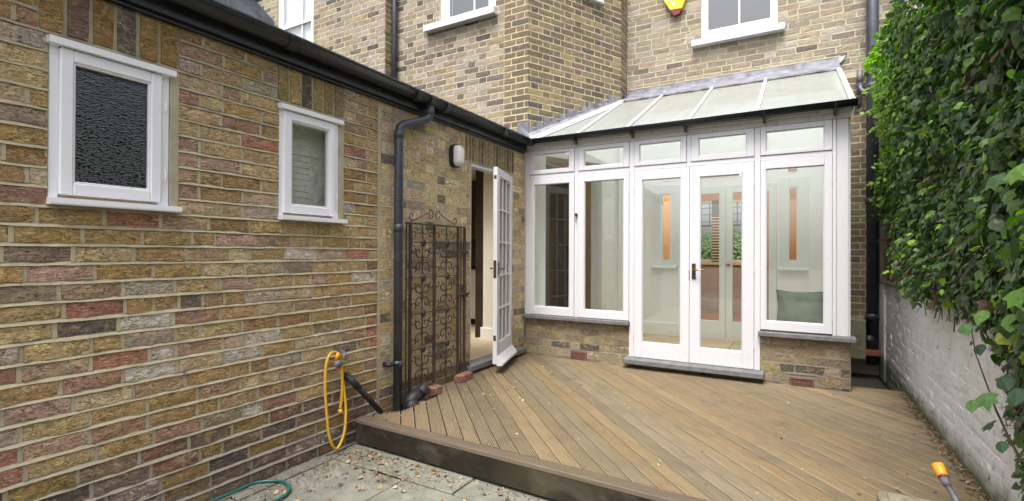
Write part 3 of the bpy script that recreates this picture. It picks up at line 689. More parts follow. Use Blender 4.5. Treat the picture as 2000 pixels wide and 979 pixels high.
emit(hb, 'brickfar', hw, 300, hid)
# ---- house windows
def sash(name, x0, x1, z0, ztop, y, mull, glass, rail=None, fw=.05, sill=None, back='clouddark'):
    wo = part_empty('window', HOUSE, ((x0+x1)/2, y, z0))
    q = MB(); q.box((x0, y, z0), (x0+fw, y+.09, ztop)); q.box((x1-fw, y, z0), (x1, y+.09, ztop)); q.box((x0+fw+.0005, y, z0), (x1-fw-.0005, y+.09, z0+.035)); q.build('frame', 'whiteclean', wo)
    q = MB(); frame4(q, 'y', y+.012, y+.06, x0+fw+.001, x1-fw-.001, z0+.036, ztop, .032, .032, .075, .03); q.build('sash', 'whiteclean', wo)
    for m_ in mull:
        q = MB(); q.box((m_-.011, y+.016, z0+.1115), (m_+.011, y+.055, ztop)); q.build('glazing_bar', 'whiteclean', wo)
    if rail: q = MB(); q.box((x0+fw+.034, y+.006, rail-.022), (x1-fw-.034, y+.058, rail+.022)); q.build('meeting_rail', 'whiteclean', wo)
    q = MB(); q.box((x0+fw+.02, y+.03, z0+.09), (x1-fw-.02, y+.034, ztop)); q.build('pane', glass, wo)
    if back: q = MB(); yb = y+(.065 if back == 'whitein' else .13); q.box((x0+fw, yb, z0), (x1-fw, yb+.005, ztop)); q.build('pane_backing', back, wo)
    if sill:
        sx0, sx1, sz0, sz1, mt = sill; q = MB(); q.prism([(sx0, y+.05, sz0), (sx0, y-.13, sz0), (sx0, y-.13, sz1-.012), (sx0, y+.05, sz1)], (sx1-sx0, 0, 0)); q.build('sill', mt, wo)
a_, b_ = mx(1356, 85), mx(1531, 50)
sash('w', mwl+Cc.x, mwr+Cc.x, mx(1369, 76).z, 6.5, YM+.035, [mx(1443, 20).x], 'darkglass', sill=(a_.x-.02, b_.x+.01, mx(1356, 92).z-.02, mx(1369, 78).z-.01, 'white'))
a_, b_ = ox(835, 58), ox(968, 22)
sash('w', owl-4.87, owr-4.87, owb, 6.0, 5.235, [ox(922, 10).x], 'darkglass', sill=(a_.x, b_.x+.03, ox(835, 66).z-.01, ox(835, 54).z, 'white'), fw=.10, back='clouddark')
sash('w', l0-8.6, l1-8.6, 3.6, 6.3, 5.03, [lx(585, 30).x], 'glass', rail=lx(580, 44).z, fw=.07, back='whitein')  # white sheet behind these panes stands in for bright sky reflection
q = MB(); s0 = PB.p(.90, bay[0][2]-.03, .06)
q = MB(); q.prism([PB.p(.83, bay[0][2]-.045, -.05), PB.p(.83, bay[0][2]-.045, .05), PB.p(.83, bay[0][2], .05), PB.p(.83, bay[0][2]+.02, -.05)], PB.u*.36); q.build('sill', 'white', HOUSE)
q = MB(); q.prism([PB.p(.86, bay[0][2]+.02, -.08), PB.p(.86, bay[0][2]+.02, -.04), PB.p(.86, 6.4, -.04), PB.p(.86, 6.4, -.08)], PB.u*.30); q.build('window_board', 'whiteclean', HOUSE)
# ---- pipes
def pipe(pts, r, collars=(), mat='soil', name='soil_pipe'):
    q = MB(); q.tube(pts, r, 16); o = q.build(name, mat, HOUSE, True)
    for c in collars:
        q = MB(); q.tube([c, Vector(c)+Vector((0, 0, .07))], r*1.18, 16); q.build('pipe_collar', mat, o, True)
    return o
sx = at(1704, 400, 'y', 6.79).x; pz = lambda py: at(1704, py, 'y', 6.79).z
sp = pipe([(sx, 6.79, .12), (sx, 6.79, 7)], .058, [(sx, 6.79, pz(175)), (sx, 6.79, pz(625)), (sx, 6.79, 1.9)])
q = MB(); q.tube([(sx-.03, 6.735, pz(663)), (sx-.03, 6.715, pz(663))], .05, 18); q.tube([(sx-.03, 6.735, pz(663)), (sx-.03, 6.705, pz(663))], .034, 18); q.build('access_cap', 'soil', sp, True)
s2 = at(1757, 30, 'y', 6.80).x; pipe([(s2, 6.80, 2.2), (s2, 6.80, 7)], .045, [(s2, 6.8, 3.4)], name='rainwater_pipe')
s3 = at(1730, 600, 'y', 6.80).x; pipe([(s3, 6.80, .12), (s3, 6.80, 2.3)], .045, [(s3, 6.8, pz(663))], name='rainwater_pipe')
s4 = at(1679, 165, 'y', 6.84); q = MB(); q.tube([(s4.x, 6.84, pz(132)), (s4.x, 6.84, pz(160))], .03, 12); q.build('waste_pipe', 'grey', sp, True)
q = MB(); q.tube([(s4.x, 6.84, pz(158)), (s4.x+.005, 6.83, pz(170)), (s4.x+.03, 6.80, pz(178)), (sx-.03, 6.79, pz(182))], .034, 12); q.build('waste_elbow', 'soil', sp, True)
s5 = at(770, 100, 'y', 5.13).x; pipe([(s5, 5.13, 2.6), (s5, 5.13, 6.5)], .033, [], name='rainwater_pipe')
q = MB(); q.box((.50, 6.60, .2), (.66, 6.9, .62)); q.build('rendered_base', 'concrete', HOUSE)
# alarm box
ab = thing('alarm_box', 'yellow burglar alarm box with dark red base high on the rear wall', 'alarm box', (-1.37, YM, 4.5))
mp = lambda px, py: mx(px, py)
pts = [mp(1296, -22), mp(1344, -34), mp(1341, 0), mp(1333, 20), mp(1311, 24), mp(1299, 6)]
q = MB(); P1 = [Vector((p.x, YM-.07, p.z)) for p in pts]; q.prism(P1, (0, .06, 0)); q.build('cover', 'yellow', ab)
pts = [mp(1311, 24.5), mp(1333, 20.5), mp(1328, 31), mp(1319, 34)]
q = MB(); q.prism([Vector((p.x, YM-.066, p.z)) for p in pts], (0, .055, 0)); q.build('base', 'darkred', ab)
q = MB(); q.box((mp(1306, 0).x, YM-.074, mp(1320, 4).z), (mp(1336, 0).x, YM-.0705, mp(1320, -22).z)); q.box((mp(1316, 0).x, YM-.074, mp(1320, 16).z), (mp(1320, 0).x, YM-.0705, mp(1320, 7).z)); q.build('badge', 'lens', ab)
# ================================================================== CONSERVATORY
CON = thing('conservatory', 'white timber lean-to conservatory with glass roof, french doors and low brick plinth', 'conservatory', (-1.15, 5.6, .2))
D = 5.06
palP = [(24, (.30, .255, .17)), (18, (.25, .205, .14)), (14, (.33, .275, .17)), (5, (.25, .185, .145)), (6, (.10, .095, .09)), (8, (.36, .30, .19)), (3, (.32, .28, .23), .16), (10, (.20, .165, .12))]
pb = []; pm = MB(); PP = Plane((-2.72, D+.012, 0), (1, 0, 0))
AB1 = (.565, .755, .155, .268); AB2 = (2.672, 2.86, .155, .25)
def layp(pl, u0, u1, z0, z1, H_, pal=palP):
    j, p = lay(pl, pb, u0, u1, z0, z1, .0795, .012, .011, H_, pal, .0032, 5, 4, 'flemish', phase=.602-8*.0795); pointing(pm, pl, j, p, .012, -.004, -.0005, .1, .0022)
layp(PP, .012, 1.225, -.03, .6, [AB1]); backing(pm, PP, 0, 1.225, -.03, .6, [AB1], -.007, .05)
layp(PP, 1.225, 2.40, .0, .225, []); backing(pm, PP, 1.225, 2.40, -.03, .225, [], -.007, 0)
layp(PP, 2.40, 3.115, -.03, .6, [AB2]); backing(pm, PP, 2.40, 3.125, -.03, .6, [AB2], -.007, .05)
PPR = Plane((.405, D+.012, 0), (0, 1, 0)); layp(PPR, .012, 1.8, -.03, .6, []); backing(pm, PPR, 0, 1.82, -.03, .6, [], -.006, 0)
pw = pm.build('plinth_wall', 'mortP', CON, loc=(-1.1, D, 0)); emit(pb, 'brick', pw, 300)
for (a, b, c, d), i in ((AB1, 0), (AB2, 1)):
    q = MB(); x0, x1 = a-2.72, b-2.72; q.box((x0, D+.03, c), (x1, D+.05, d)); ab_ = q.build('air_brick', 'airdark', CON)
    q = MB(); frame4(q, 'y', D+.004, D+.03, x0+.002, x1-.002, c+.002, d-.002, .010, .010, .010, .010, .001)
    n = 10
    for k in range(1, n): q.box((x0+(x1-x0)*k/n-.003, D+.008, c+.012), (x0+(x1-x0)*k/n+.003, D+.025, d-.012), ch=.0005)
    for k in range(1, 6): q.box((x0+.012, D+.0095, c+(d-c)*k/6-.0028), (x1-.012, D+.0245, c+(d-c)*k/6+.0028), ch=.0005)
    q.build('grille', 'air', ab_)
def pr_sill(name, x0, x1, y0, y1, z0, z1, m): q = MB(); q.box((x0, y0, z0), (x1, y1, z1), ch=.006); return q.build(name, m, CON)
pr_sill('stone_sill', -2.715, -1.487, 5.005, 5.2, .598, .640, 'sill'); pr_sill('stone_sill', -.298, .44, 5.005, 5.2, .598, .640, 'sill')
pr_sill('doorstep', -1.53, -.245, 4.925, 5.2, .226, .277, 'sill')
fx = [-2.715, -2.115, -1.500, -.925, -.335, .305]
def box_part(name, a, b, m='white', ch=.003, par=None): q = MB(); q.box(a, b, ch=ch); return q.build(name, m, par or CON)
box_part('corner_post', (-2.716, D, .641), (-2.655, D+.10, 2.50)); box_part('post', (-2.108, D+.004, .641), (-2.065, D+.10, 2.50))
box_part('post', (-1.498, D, .278), (-1.446, D+.10, 2.50)); box_part('post', (-.332, D, .278), (-.283, D+.10, 2.50))
box_part('post', (-.930, D+.004, 2.236), (-.887, D+.10, 2.50)); box_part('post', (.272, D, .641), (.300, D+.10, 2.50))
box_part('corner_post', (.3015, D+.012, .641), (.389, D+.10, 2.50)); box_part('corner_trim', (.3895, D+.03, .641), (.404, D+.14, 2.50), 'whitedirty')
for a, b in ((-2.6545, -2.1085), (-2.0645, -1.4985), (-1.4455, -.9305), (-.9, -.3325), (-.2825, .2715)):
    if a == -.9: a = -.9295
    box_part('transom', (a, D+.002, 2.192), (b, D+.10, 2.235))
box_part('head_beam', (-2.716, D-.006, 2.501), (.404, D+.12, 2.575), 'whitedirty', .004); box_part('soffit_moulding', (-2.716, D-.04, 2.552), (.42, D-.0065, 2.60), 'whitedirty', .006)
def light(name, x0, x1, z0, z1, g, y=D-.008, lab=None, glass='glass', gasket=True):
    wo = part_empty(name, CON, ((x0+x1)/2, D, z0)); q = MB(); frame4(q, 'y', y, y+.05, x0, x1, z0, z1, g[0]-x0, x1-g[1], g[2]-z0, z1-g[3]); q.build('frame', 'white', wo)
    q = MB(); frame4(q, 'y', y+.010, y+.03, g[0], g[1], g[2], g[3], .007, .007, .009, .006, .002); q.build('glazing_bead', 'white', wo)
    q = MB(); pane(q, 'y', y+.022, g[0]+.005, g[1]-.005, g[2]+.006, g[3]-.004); q.build('pane', glass, wo); return wo
light('toplight', -2.653, -2.110, 2.238, 2.498, (-2.615, -2.170, 2.280, 2.464)); light('toplight', -2.062, -1.500, 2.238, 2.498, (-1.996, -1.554, 2.279, 2.457))
light('toplight', -1.444, -.932, 2.238, 2.498, (-1.393, -.983, 2.279, 2.457)); light('toplight', -.885, -.334, 2.238, 2.498, (-.816, -.398, 2.285, 2.455)); light('toplight', -.281, .270, 2.238, 2.498, (-.237, .212, 2.272, 2.450))
c1 = light('casement', -2.653, -2.110, .645, 2.189, (-2.604, -2.167, .732, 2.119)); c2 = light('casement', -2.062, -1.500, .645, 2.189, (-1.993, -1.556, .728, 2.117)); c3 = light('casement', -.281, .270, .655, 2.189, (-.236, .212, .730, 2.112))
d1 = light('door', -1.443, -.902, .281, 2.188, (-1.364, -.985, .434, 2.091)); d2 = light('door', -.899, -.334, .281, 2.188, (-.804, -.431, .430, 2.083))
# handles, hinges, window lock
q = MB(); hpx = at(1355, 530, 'y', D-.012)
q.box((hpx.x-.018, D-.018, hpx.z-.075), (hpx.x+.018, D-.0085, hpx.z+.075), ch=.008); q.build('escutcheon', 'bronze', d2)
q = MB(); q.tube([(hpx.x, D-.012, hpx.z+.015), (hpx.x, D-.055, hpx.z+.015)], .008, 8); q.tube([(hpx.x, D-.055, hpx.z+.015), (hpx.x+.10, D-.06, hpx.z+.012)], [.009, .006], 8); q.build('handle', 'brass', d2, True)
q = MB(); q.box((-.905, D-.0095, 1.08), (-.898, D-.0075, 1.18)); q.build('lock_plate', 'bronze', d2)
q = MB(); q.box((-2.096, D-.02, 1.745), (-2.070, D-.002, 1.775)); q.build('lock', 'blackmatt', c2); q = MB(); q.tube([(-2.085, D-.012, 1.745), (-2.086, D-.016, 1.68), (-2.070, D-.016, 1.675)], .004, 6); q.build('stay', 'grey', c2)
for o_, x in ((d1, -1.448), (d2, -.334), (c2, -1.500), (c3, .268), (c1, -2.654)):
    for z in (.80, 1.98) if o_ in (c2, c3, c1) else (.5, 1.2, 2.0):
        q = MB(); q.tube([(x, D-.010, z-.03), (x, D-.010, z+.03)], .005, 6); q.build('hinge', 'white', o_)
# roof
RY0, RY1 = 4.985, 6.83
def rz(y): return 2.615+.49*(y-5.0)
def cantx(y): return A.x+(y-A.y)*(B.x-A.x)/(B.y-A.y)
rx = [-2.066, -1.52, -.91, -.315, .414]
def rbar(x0, y0, x1, y1, wd=.017, name='rafter', h=.022):
    a = Vector((x0, y0, rz(y0)+.004)); b = Vector((x1, y1, rz(y1)+.004)); d = (b-a).normalized(); s_ = d.cross(Vector((0, 0, 1))).normalized()*wd; u_ = s_.cross(d).normalized()*h
    q = MB(); q.prism([a-s_, a+s_, a+s_+u_*.5, a+s_*.35+u_, a-s_*.35+u_, a-s_+u_*.5], b-a); q.build(name, 'white', CON)
    q = MB(); q.box(a+Vector((-.025, .03, -.09)), b*0+a+Vector((.025, .05, -.02))); return a, b
for x in rx:
    if x < -2.0: rbar(x, 5.02, -2.045, 6.62)
    else: rbar(x, 5.02, x, 6.80, .017 if x < .4 else .022)
    q = MB(); q.box((x-.016, 4.955, rz(4.99)-.01), (x+.016, 5.03, rz(5.0)+.01)); q.build('glazing_clip', 'blackmatt', CON)
xs_ = [-2.70]+rx
for i in range(len(rx)):
    x0, x1 = xs_[i]+.003, xs_[i+1]-.003
    if i == 0: poly = [(-2.70, RY0), (x1, RY0), (-2.05, 6.60), (cantx(5.32)+.01, 5.32)]
    elif i == 1: poly = [(x0, RY0), (x1, RY0), (x1, RY1), (-2.04, RY1), (-2.04, 6.62)]
    else: poly = [(x0, RY0), (x1, RY0), (x1, RY1), (x0, RY1)]
    q = MB(); q.prism([(x, y, rz(y)-.002) for x, y in poly], (0, 0, -.006)); q.build('roof_pane', 'glassroof', CON)
for x in rx[1:-1]:   # rafters under the glass
    a = Vector((x-.02, 5.05, rz(5.05)-.07)); q = MB(); q.prism([(x-.02, 5.1, rz(5.1)-.075), (x-.02, 6.82, rz(6.82)-.075), (x-.02, 6.82, rz(6.82)-.010), (x-.02, 5.1, rz(5.1)-.010)], (.04, 0, 0)); q.build('timber_rafter', 'whitein', CON)
# hip bar and lead beside the canted wall
hb0 = Vector((-2.66, 5.03, 0)); hb1 = Vector((-2.045, 6.60, 0)); rbar(hb0.x, hb0.y, hb1.x, hb1.y, .028, 'hip_bar', .03)
rbar(-2.56, 5.03, -2.03, 6.45, .014, 'hip_bar', .02)
AN = PB.n
nn = 16; q = MB()
for i in range(nn):   # sheet between wall and hip bar
    s0, s1 = i/nn, (i+1)/nn
    pts = []
    for s_ in (s0, s1):
        wpt = A+(B-A)*(s_*.985)+AN*.012; hpt = hb0+(hb1-hb0)*s_; jj = math.sin(s_*40)*.004
        pts.append((Vector((wpt.x, wpt.y, rz(wpt.y)+.05+jj)), Vector((hpt.x, hpt.y, rz(hpt.y)+.016))))
    m0, m1 = (pts[0][0]+pts[0][1])/2-Vector((0, 0, .018)), (pts[1][0]+pts[1][1])/2-Vector((0, 0, .018))
    q.quad(pts[0][1], pts[1][1], m1, m0); q.quad(m0, m1, pts[1][0], pts[0][0])
q.quad((-2.86, 5.12, 2.88), (-2.66, 5.0, 2.64), (-2.66, 5.03, rz(5.03)+.016), (A.x+.012, A.y, rz(A.y)+.05)); q.quad((-2.86, 5.12, 2.88), (A.x+.012, A.y, rz(A.y)+.05), (A.x+.01, A.y-.01, 2.90))
q.quad((-2.9, 5.17, 2.66), (-2.72, 4.97, 2.655), (-2.66, 5.0, 2.64), (-2.86, 5.12, 2.88)); q.build('lead_valley', 'lead', CON, True)
ns = 13
for i in range(ns):   # stepped flashing let into the brick courses
    s0, s1 = i/ns*.995*bw, (i+1)/ns*.995*bw+.02; y0 = A.y+(B.y-A.y)*s0/bw; y1 = A.y+(B.y-A.y)*s1/bw
    t0 = rz(y0)+.03; top = .02+math.ceil((rz((y0+y1)/2)+.085-.02)/PHH)*PHH
    q = MB(); w0, w1 = .007+.004*(i % 2), .012+.003*(i % 2)
    q.add([PB.p(s0, t0, w1), PB.p(s1, rz(y1)+.03, w1), PB.p(s1, top-.055+rng.uniform(-.01, .01), w1+.004), PB.p(s0+.045, top+rng.uniform(-.006, .006), w0), PB.p(s0-.005, top+rng.uniform(-.006, .006), w0)], [(0, 1, 2, 3, 4)])
    q.build('step_flashing', 'lead', CON)
# lead apron along the main wall
apz = rz(6.86)+.03; topz = at(1640, 112, 'y', YM-.01).z
for i, (x0, x1) in enumerate(((-2.05, -1.30), (-1.32, -.45), (-.47, .43))):
    q = MB(); k = 10
    for j in range(k):
        xa, xb = x0+(x1-x0)*j/k, x0+(x1-x0)*(j+1)/k; e = lambda x: .006*math.sin(x*17)+.004*math.sin(x*31)
        r = [[(x, YM-.010-.002*i, topz+.5*e(x)), (x, YM-.016-.003*i, apz+.02+e(x)), (x, YM-.07, rz(YM-.07)+.03+.8*e(x)), (x, 6.58+e(x*1.3)*2, rz(6.58)+.028), (x, 6.578+e(x*1.3)*2, rz(6.58)+.012)] for x in (xa, xb)]
        for m_ in range(4): q.quad(r[0][m_], r[0][m_+1], r[1][m_+1], r[1][m_])
    if i == 2: q.quad((.43, YM-.012, topz), (.50, YM-.02, topz+.012), (.46, YM-.03, topz-.06), (.43, YM-.06, rz(YM-.06)+.03))
    q.build('lead_apron', 'lead', CON, True)
q = MB(); q.box((-2.07, YM-.012, topz+.004), (.45, YM-.001, topz+.018), ch=.002); q.build('pointing_fillet', 'mortC', CON)
q = MB(); q.box((-2.06, 6.82, rz(6.8)-.12), (.42, 6.885, rz(6.84)-.012)); q.build('wall_plate', 'whitein', CON)
gutter('gutter', (-2.64, 4.955, 2.612), (.455, 4.955, 2.612), .046, CON, jo=(.05,), lip=.006)
for px_ in (1121, 1233, 1337, 1492, 1632):
    x = at(px_, 250, 'y', 4.95).x; q = MB(); q.prism([(x-.012, 5.02, 2.60), (x-.012, 4.93, 2.562), (x-.012, 4.955, 2.545), (x-.012, 5.02, 2.52)], (.024, 0, 0)); q.tube([(x, 4.93+.02*math.cos(t_), 2.612-.05*math.sin(t_)) for t_ in np.linspace(.1, 3.0, 8)], .006, 6); q.build('gutter_bracket', 'black', CON)
for a, b in (((.440, 4.895, 2.555), (.462, 5.015, 2.622)),): box_part('gutter_stop_end', a, b, 'black', .006)
box_part('barge_end', (.425, 5.02, 2.53), (.455, 5.10, 2.60), 'whitedirty')
# right end wall of the conservatory, with the verge board
q = MB(); q.prism([(.36, D+.14, .6), (.36, YM-.01, .6), (.36, YM-.01, rz(YM)-.05), (.36, D+.14, rz(D+.14)-.03)], (.042, 0, 0)); q.build('end_wall', 'pale', CON)
box_part('eaves_beam', (-2.72, D+.121, 2.50), (.36, D+.16, 2.60), 'whitein')
q = MB(); q.box((-2.75, D+.16, .2), (.38, 6.9, .285)); q.build('floor', 'ground', CON)
# floor tiles
for i in range(6):
    for j in range(4):
        x0 = -2.72+.52*i; y0 = 5.17+.44*j; q = MB(); q.box((x0+.003, y0+.003, .286), (min(x0+.517, .36), min(y0+.437, 6.49), .294), ch=.002); q.build('tile', 'tile', CON)
for x0, x1 in ((-2.66, -1.50), (-.285, .36)):
    q = MB(); q.box((x0, D+.105, .62), (x1, D+.30, .652)); q.build('window_board', 'whitein', CON); q = MB(); q.box((x0, D+.2, .286), (x1, D+.24, .62)); q.build('inner_plinth', 'whitein', CON)
# inner canted wall with dark opening to the kitchen
o0, o1, oz = .17*bw, .77*bw, 2.52
PBI = Plane(A+Vector((0, 0, 0)), B-A)
q = MB(); backing(q, PBI, -.1, bw*1.0, .28, 2.53, [(o0, o1, .2, oz)], .010, 0)
for i in range(12):
    u0_, u1_ = max(0, bw*i/12), bw*(i+1)/12; zz = [rz(A.y+(B.y-A.y)*u_/bw)-.03 for u_ in (u0_, u1_)]; q.quad(PBI.p(u0_, 2.53, .01), PBI.p(u1_, 2.53, .01), PBI.p(u1_, zz[1], .01), PBI.p(u0_, zz[0], .01))
q.quad(PBI.p(o0, .28, .01), PBI.p(o0, .28, -.26), PBI.p(o0, oz, -.26), PBI.p(o0, oz, .01)); q.quad(PBI.p(o1, .28, .01), PBI.p(o1, .28, -.20), PBI.p(o1, oz, -.20), PBI.p(o1, oz, .01)); q.quad(PBI.p(o0, oz, .01), PBI.p(o1, oz, .01), PBI.p(o1, oz, -.3), PBI.p(o0, oz, -.3))
# mask upper part above roof line is hidden behind the lead; keep it inside
q.build('inner_wall', 'pale', CON)
q = MB(); q.quad(PBI.p(o0-.4, .2, -1.0), PBI.p(o1+.5, .2, -1.0), PBI.p(o1+.5, 2.55, -1.0), PBI.p(o0-.4, 2.55, -1.0)); q.build('kitchen_wall', 'cab', CON)
q = MB(); q.box((-2.068, 6.5, .28), (-2.03, 6.9, 3.4)); q.build('inner_return', 'pale', CON)
# ---- pale sage screen with double doors
SC = thing('glazed_screen', 'pale sage green panelled screen with glazed double doors at the back of the conservatory', 'screen', (-.85, 6.5, .29))
I0, I1 = 6.50, 6.56
sl = lambda px, py: at(px, py, 'y', I0)
holesS = [(-1.496, -1.386, 1.253, 2.106), (-.089, .018, 1.262, 2.101), (-1.478, -1.375, 2.27, 2.42), (-.090, .022, 2.27, 2.42), (-1.10, -.55, 2.265, 2.40), (-1.25, -.19, .29, 2.165)]
q = MB()
xs2 = sorted({-2.03, .36, *[h[0] for h in holesS], *[h[1] for h in holesS]}); zs2 = sorted({.286, 2.95, *[max(h[2], .286) for h in holesS], *[h[3] for h in holesS]})
for i in range(len(xs2)-1):
    for j in range(len(zs2)-1):
        cx, cz = (xs2[i]+xs2[i+1])/2, (zs2[j]+zs2[j+1])/2
        if any(h[0] < cx < h[1] and h[2] < cz < h[3] for h in holesS): continue
        q.box((xs2[i], I0, zs2[j]), (xs2[i+1], I1, zs2[j+1]), ch=.0)
q.build('panel', 'pale', SC)
q = MB()
for h in holesS[:5]: frame4(q, 'y', I0-.006, I1+.01, h[0], h[1], h[2], h[3], .012, .012, .012, .012, .002)
q.build('bead', 'whitein', SC)
q = MB()
for a, b in ((-1.612, -1.27), (-.165, .125)):
    q.box((a, I0-.012, 1.182), (a+.10, I0-.0005, 2.22)); q.box((b-.10, I0-.012, 1.182), (b, I0-.0005, 2.22)); q.box((a+.1005, I0-.012, 2.108), (b-.1005, I0-.0005, 2.22)); q.box((a+.1005, I0-.012, 1.182), (b-.1005, I0-.0005, 1.25))
q.build('stile', 'sage', SC)
for a, b in ((-1.62, -1.30), (-.18, .125)): q = MB(); q.box((a, I0-.05, 1.150), (b, I0-.0005, 1.181), ch=.006); q.build('ledge', 'whitein', SC)
q = MB(); q.box((-2.03, I0-.02, .295), (-1.255, I0-.0005, .46), ch=.004); q.box((-.185, I0-.02, .295), (.36, I0-.0005, .46), ch=.004); q.build('skirting_board', 'whitein', SC)
for a, b, g0, g1, hx_ in ((-1.249, -.738, -1.165, -.809, None), (-.733, -.192, -.660, -.275, -.70)):
    do = part_empty('door', SC, (a, I0, .3)); q = MB(); frame4(q, 'y', I0-.012, I0+.03, a, b, .300, 2.162, g0-a, b-g1, .225, .085); q.build('leaf', 'sage', do)
    q = MB(); pane(q, 'y', I0+.01, g0, g1, .525, 2.077); q.build('pane', 'glass', do)
    if hx_:
        q = MB(); c_ = sl(1423, 517); q.ball((c_.x, I0-.05, c_.z), .022, 12, 8); q.tube([(c_.x, I0-.012, c_.z), (c_.x, I0-.04, c_.z)], .01, 10); q.build('knob', 'brass', do, True)
for k_, h in enumerate(holesS[:5]): q = MB(); pane(q, 'y', I0+.02, h[0]+.005, h[1]-.005, h[2]+.005, h[3]-.005); q.build('pane', 'glass', SC)
# ---- front room seen through the doors
q = MB(); q.box((-4.2, 6.62, .24), (2.2, 10.6, .292)); q.build('room_floor', 'oak', HOUSE)
q = MB(); q.box((-4.2, 6.95, 2.75), (2.2, 10.6, 2.80)); q.build('room_ceiling', 'ochre', HOUSE)
fw0 = at(1345, 450, 'y', 10.5); fw1 = at(1462, 450, 'y', 10.5); zt_ = at(1400, 393, 'y', 10.5).z; zb_ = at(1400, 512, 'y', 10.5).z
PF = Plane((-4.2, 10.5, 0), (1, 0, 0)); q = MB(); backing(q, PF, 0, 6.4, .28, 2.8, [(fw0.x+4.2, fw1.x+4.2, zb_, zt_)], 0, 0)
q.quad((-4.2, 6.95, .28), (-4.2, 10.5, .28), (-4.2, 10.5, 2.8), (-4.2, 6.95, 2.8)); q.quad((2.2, 6.95, .28), (2.2, 10.5, .28), (2.2, 10.5, 2.8), (2.2, 6.95, 2.8)); q.quad((-4.2, 7.02, .28), (-2.05, 7.02, .28), (-2.05, 7.02, 2.8), (-4.2, 7.02, 2.8)); q.quad((.38, 7.02, .28), (2.2, 7.02, .28), (2.2, 7.02, 2.8), (.38, 7.02, 2.8))
q.build('room_wall', 'ochre', HOUSE)
rs = MB(); lm = 1262
q = MB(); q.box((-1.9, 7.3, .292), (-1.84, 9.6, 2.74)); q.build('room_partition', 'ochre', HOUSE); q = MB(); q.box((.5, 7.1, .292), (.56, 9.6, 2.74)); q.build('room_partition', 'ochre', HOUSE)
fwo = part_empty('window', HOUSE, ((fw0.x+fw1.x)/2, 10.4, zb_))
q = MB(); frame4(q, 'y', 10.42, 10.5, fw0.x, fw1.x, zb_, zt_, .04, .04, .05, .04); q.build('frame', 'whitein', fwo)
m0, m1 = at(1391, 450, 'y', 10.4).x, at(1404, 450, 'y', 10.4).x; q = MB(); q.box((m0, 10.36, zb_-.1), (m1, 10.41, zt_)); q.build('shutter_post', 'cab', fwo)
for i in range(16):
    z = zb_+.03+i*.055; q = MB(); q.box((m0-.0, 10.33, z), (m1+.02, 10.355, z+.02)); q.build('shutter_louvre', 'whitein', fwo)
q = MB(); q.box((fw0.x-.1, 10.25, zb_-.05), (fw1.x+.1, 10.42, zb_)); q.build('sill', 'whitein', fwo)
zs_ = at(1400, 441, 'y', 10.45).z; zm = at(1400, 455, 'y', 10.45).z
q = MB(); q.box((fw0.x+.04, 10.44, zs_-.02), (fw1.x-.04, 10.47, zs_+.02)); 
for px_ in (1369, 1386, 1440, 1449): x = at(px_, 420, 'y', 10.45).x; q.box((x-.008, 10.445, zs_), (x+.008, 10.465, zt_-.04))
for py_ in (407, 420, 434): z = at(1380, py_, 'y', 10.45).z; q.box((fw0.x+.04, 10.448, z-.007), (fw1.x-.04, 10.462, z+.007))
q.build('leaded_light', 'airdark', fwo)
sf_ = thing('sideboard', 'low brown cabinet under the far front window', 'cabinet', ((fw0.x+fw1.x)/2, 9.9, .292))
q = MB(); q.box((fw0.x-.5, 9.7, .30), (fw1.x+.5, 10.2, zb_-.08), ch=.01); q.build('carcass', 'sofa', sf_)
for i in range(3): q = MB(); w_ = (fw1.x-fw0.x+1)/3; q.box((fw0.x-.5+w_*i+.01, 9.68, .36), (fw0.x-.5+w_*(i+1)-.01, 9.699, zb_-.12)); q.build('front', 'sofa', sf_)
# ceiling lamp that gives the room its orange glow
lp = thing('ceiling_lamp', 'glowing orange ceiling lamp inside the front room', 'lamp', (-.7, 8.3, 2.6))
q = MB(); q.ball((-.7, 8.3, 2.62), .09, 12, 8); em = bpy.data.materials.new('lamp_glow'); em.use_nodes = True; em.node_tree.nodes['Principled BSDF'].inputs['Emission Color'].default_value = (1, .62, .28, 1); em.node_tree.nodes['Principled BSDF'].inputs['Emission Strength'].default_value = 4; q.build('shade', em, lp, True)
pl_ = bpy.data.lights.new('lamp_bulb', 'POINT'); pl_.energy = 38; pl_.color = (1, .78, .52); pl_.shadow_soft_size = .12; po = bpy.data.objects.new('lamp_bulb', pl_); C.objects.link(po); po.location = (-.7, 8.3, 2.42)
# cushion on the window board
CU_ = thing('cushion', 'sage green velvet cushion propped inside the right hand conservatory window', 'cushion', (.02, 5.36, .653))
def cushion():
    q = MB(); n = 15; X0, X1, Z0, Z1 = -.165, .245, .655, .995; cy_ = 5.33
    for sgn in (1, -1):
        vs = []
        for j in range(n):
            for i in range(n):
                s_, t = i/(n-1)*2-1, j/(n-1)*2-1; ed = (1-s_*s_)*(1-t*t); pin = .055*(1-abs(t)**2)*0
                x = (X0+X1)/2+(X1-X0)/2*s_*(1-.09*(1-t*t)); z = (Z0+Z1)/2+(Z1-Z0)/2*t*(1-.11*(1-s_*s_)); y = cy_-sgn*(.11*ed**.42)+.10*(t+1)/2 + rng.uniform(-.002, .002)
                vs.append((x, y, z))
        fs = [(j*n+i, j*n+i+1, (j+1)*n+i+1, (j+1)*n+i) if sgn > 0 else (j*n+i, (j+1)*n+i, (j+1)*n+i+1, j*n+i+1) for j in range(n-1) for i in range(n-1)]
        q.add(vs, fs)
        ring = [vs[i] for i in range(n)]+[vs[j*n+n-1] for j in range(1, n)]+[vs[(n-1)*n+i] for i in range(n-2, -1, -1)]+[vs[j*n] for j in range(n-2, 0, -1)]
    q.build('cover', 'cushion', CU_, True); q = MB(); q.tube(ring+[ring[0]], .005, 6); q.build('piping', 'cushion', CU_, True)
cushion()
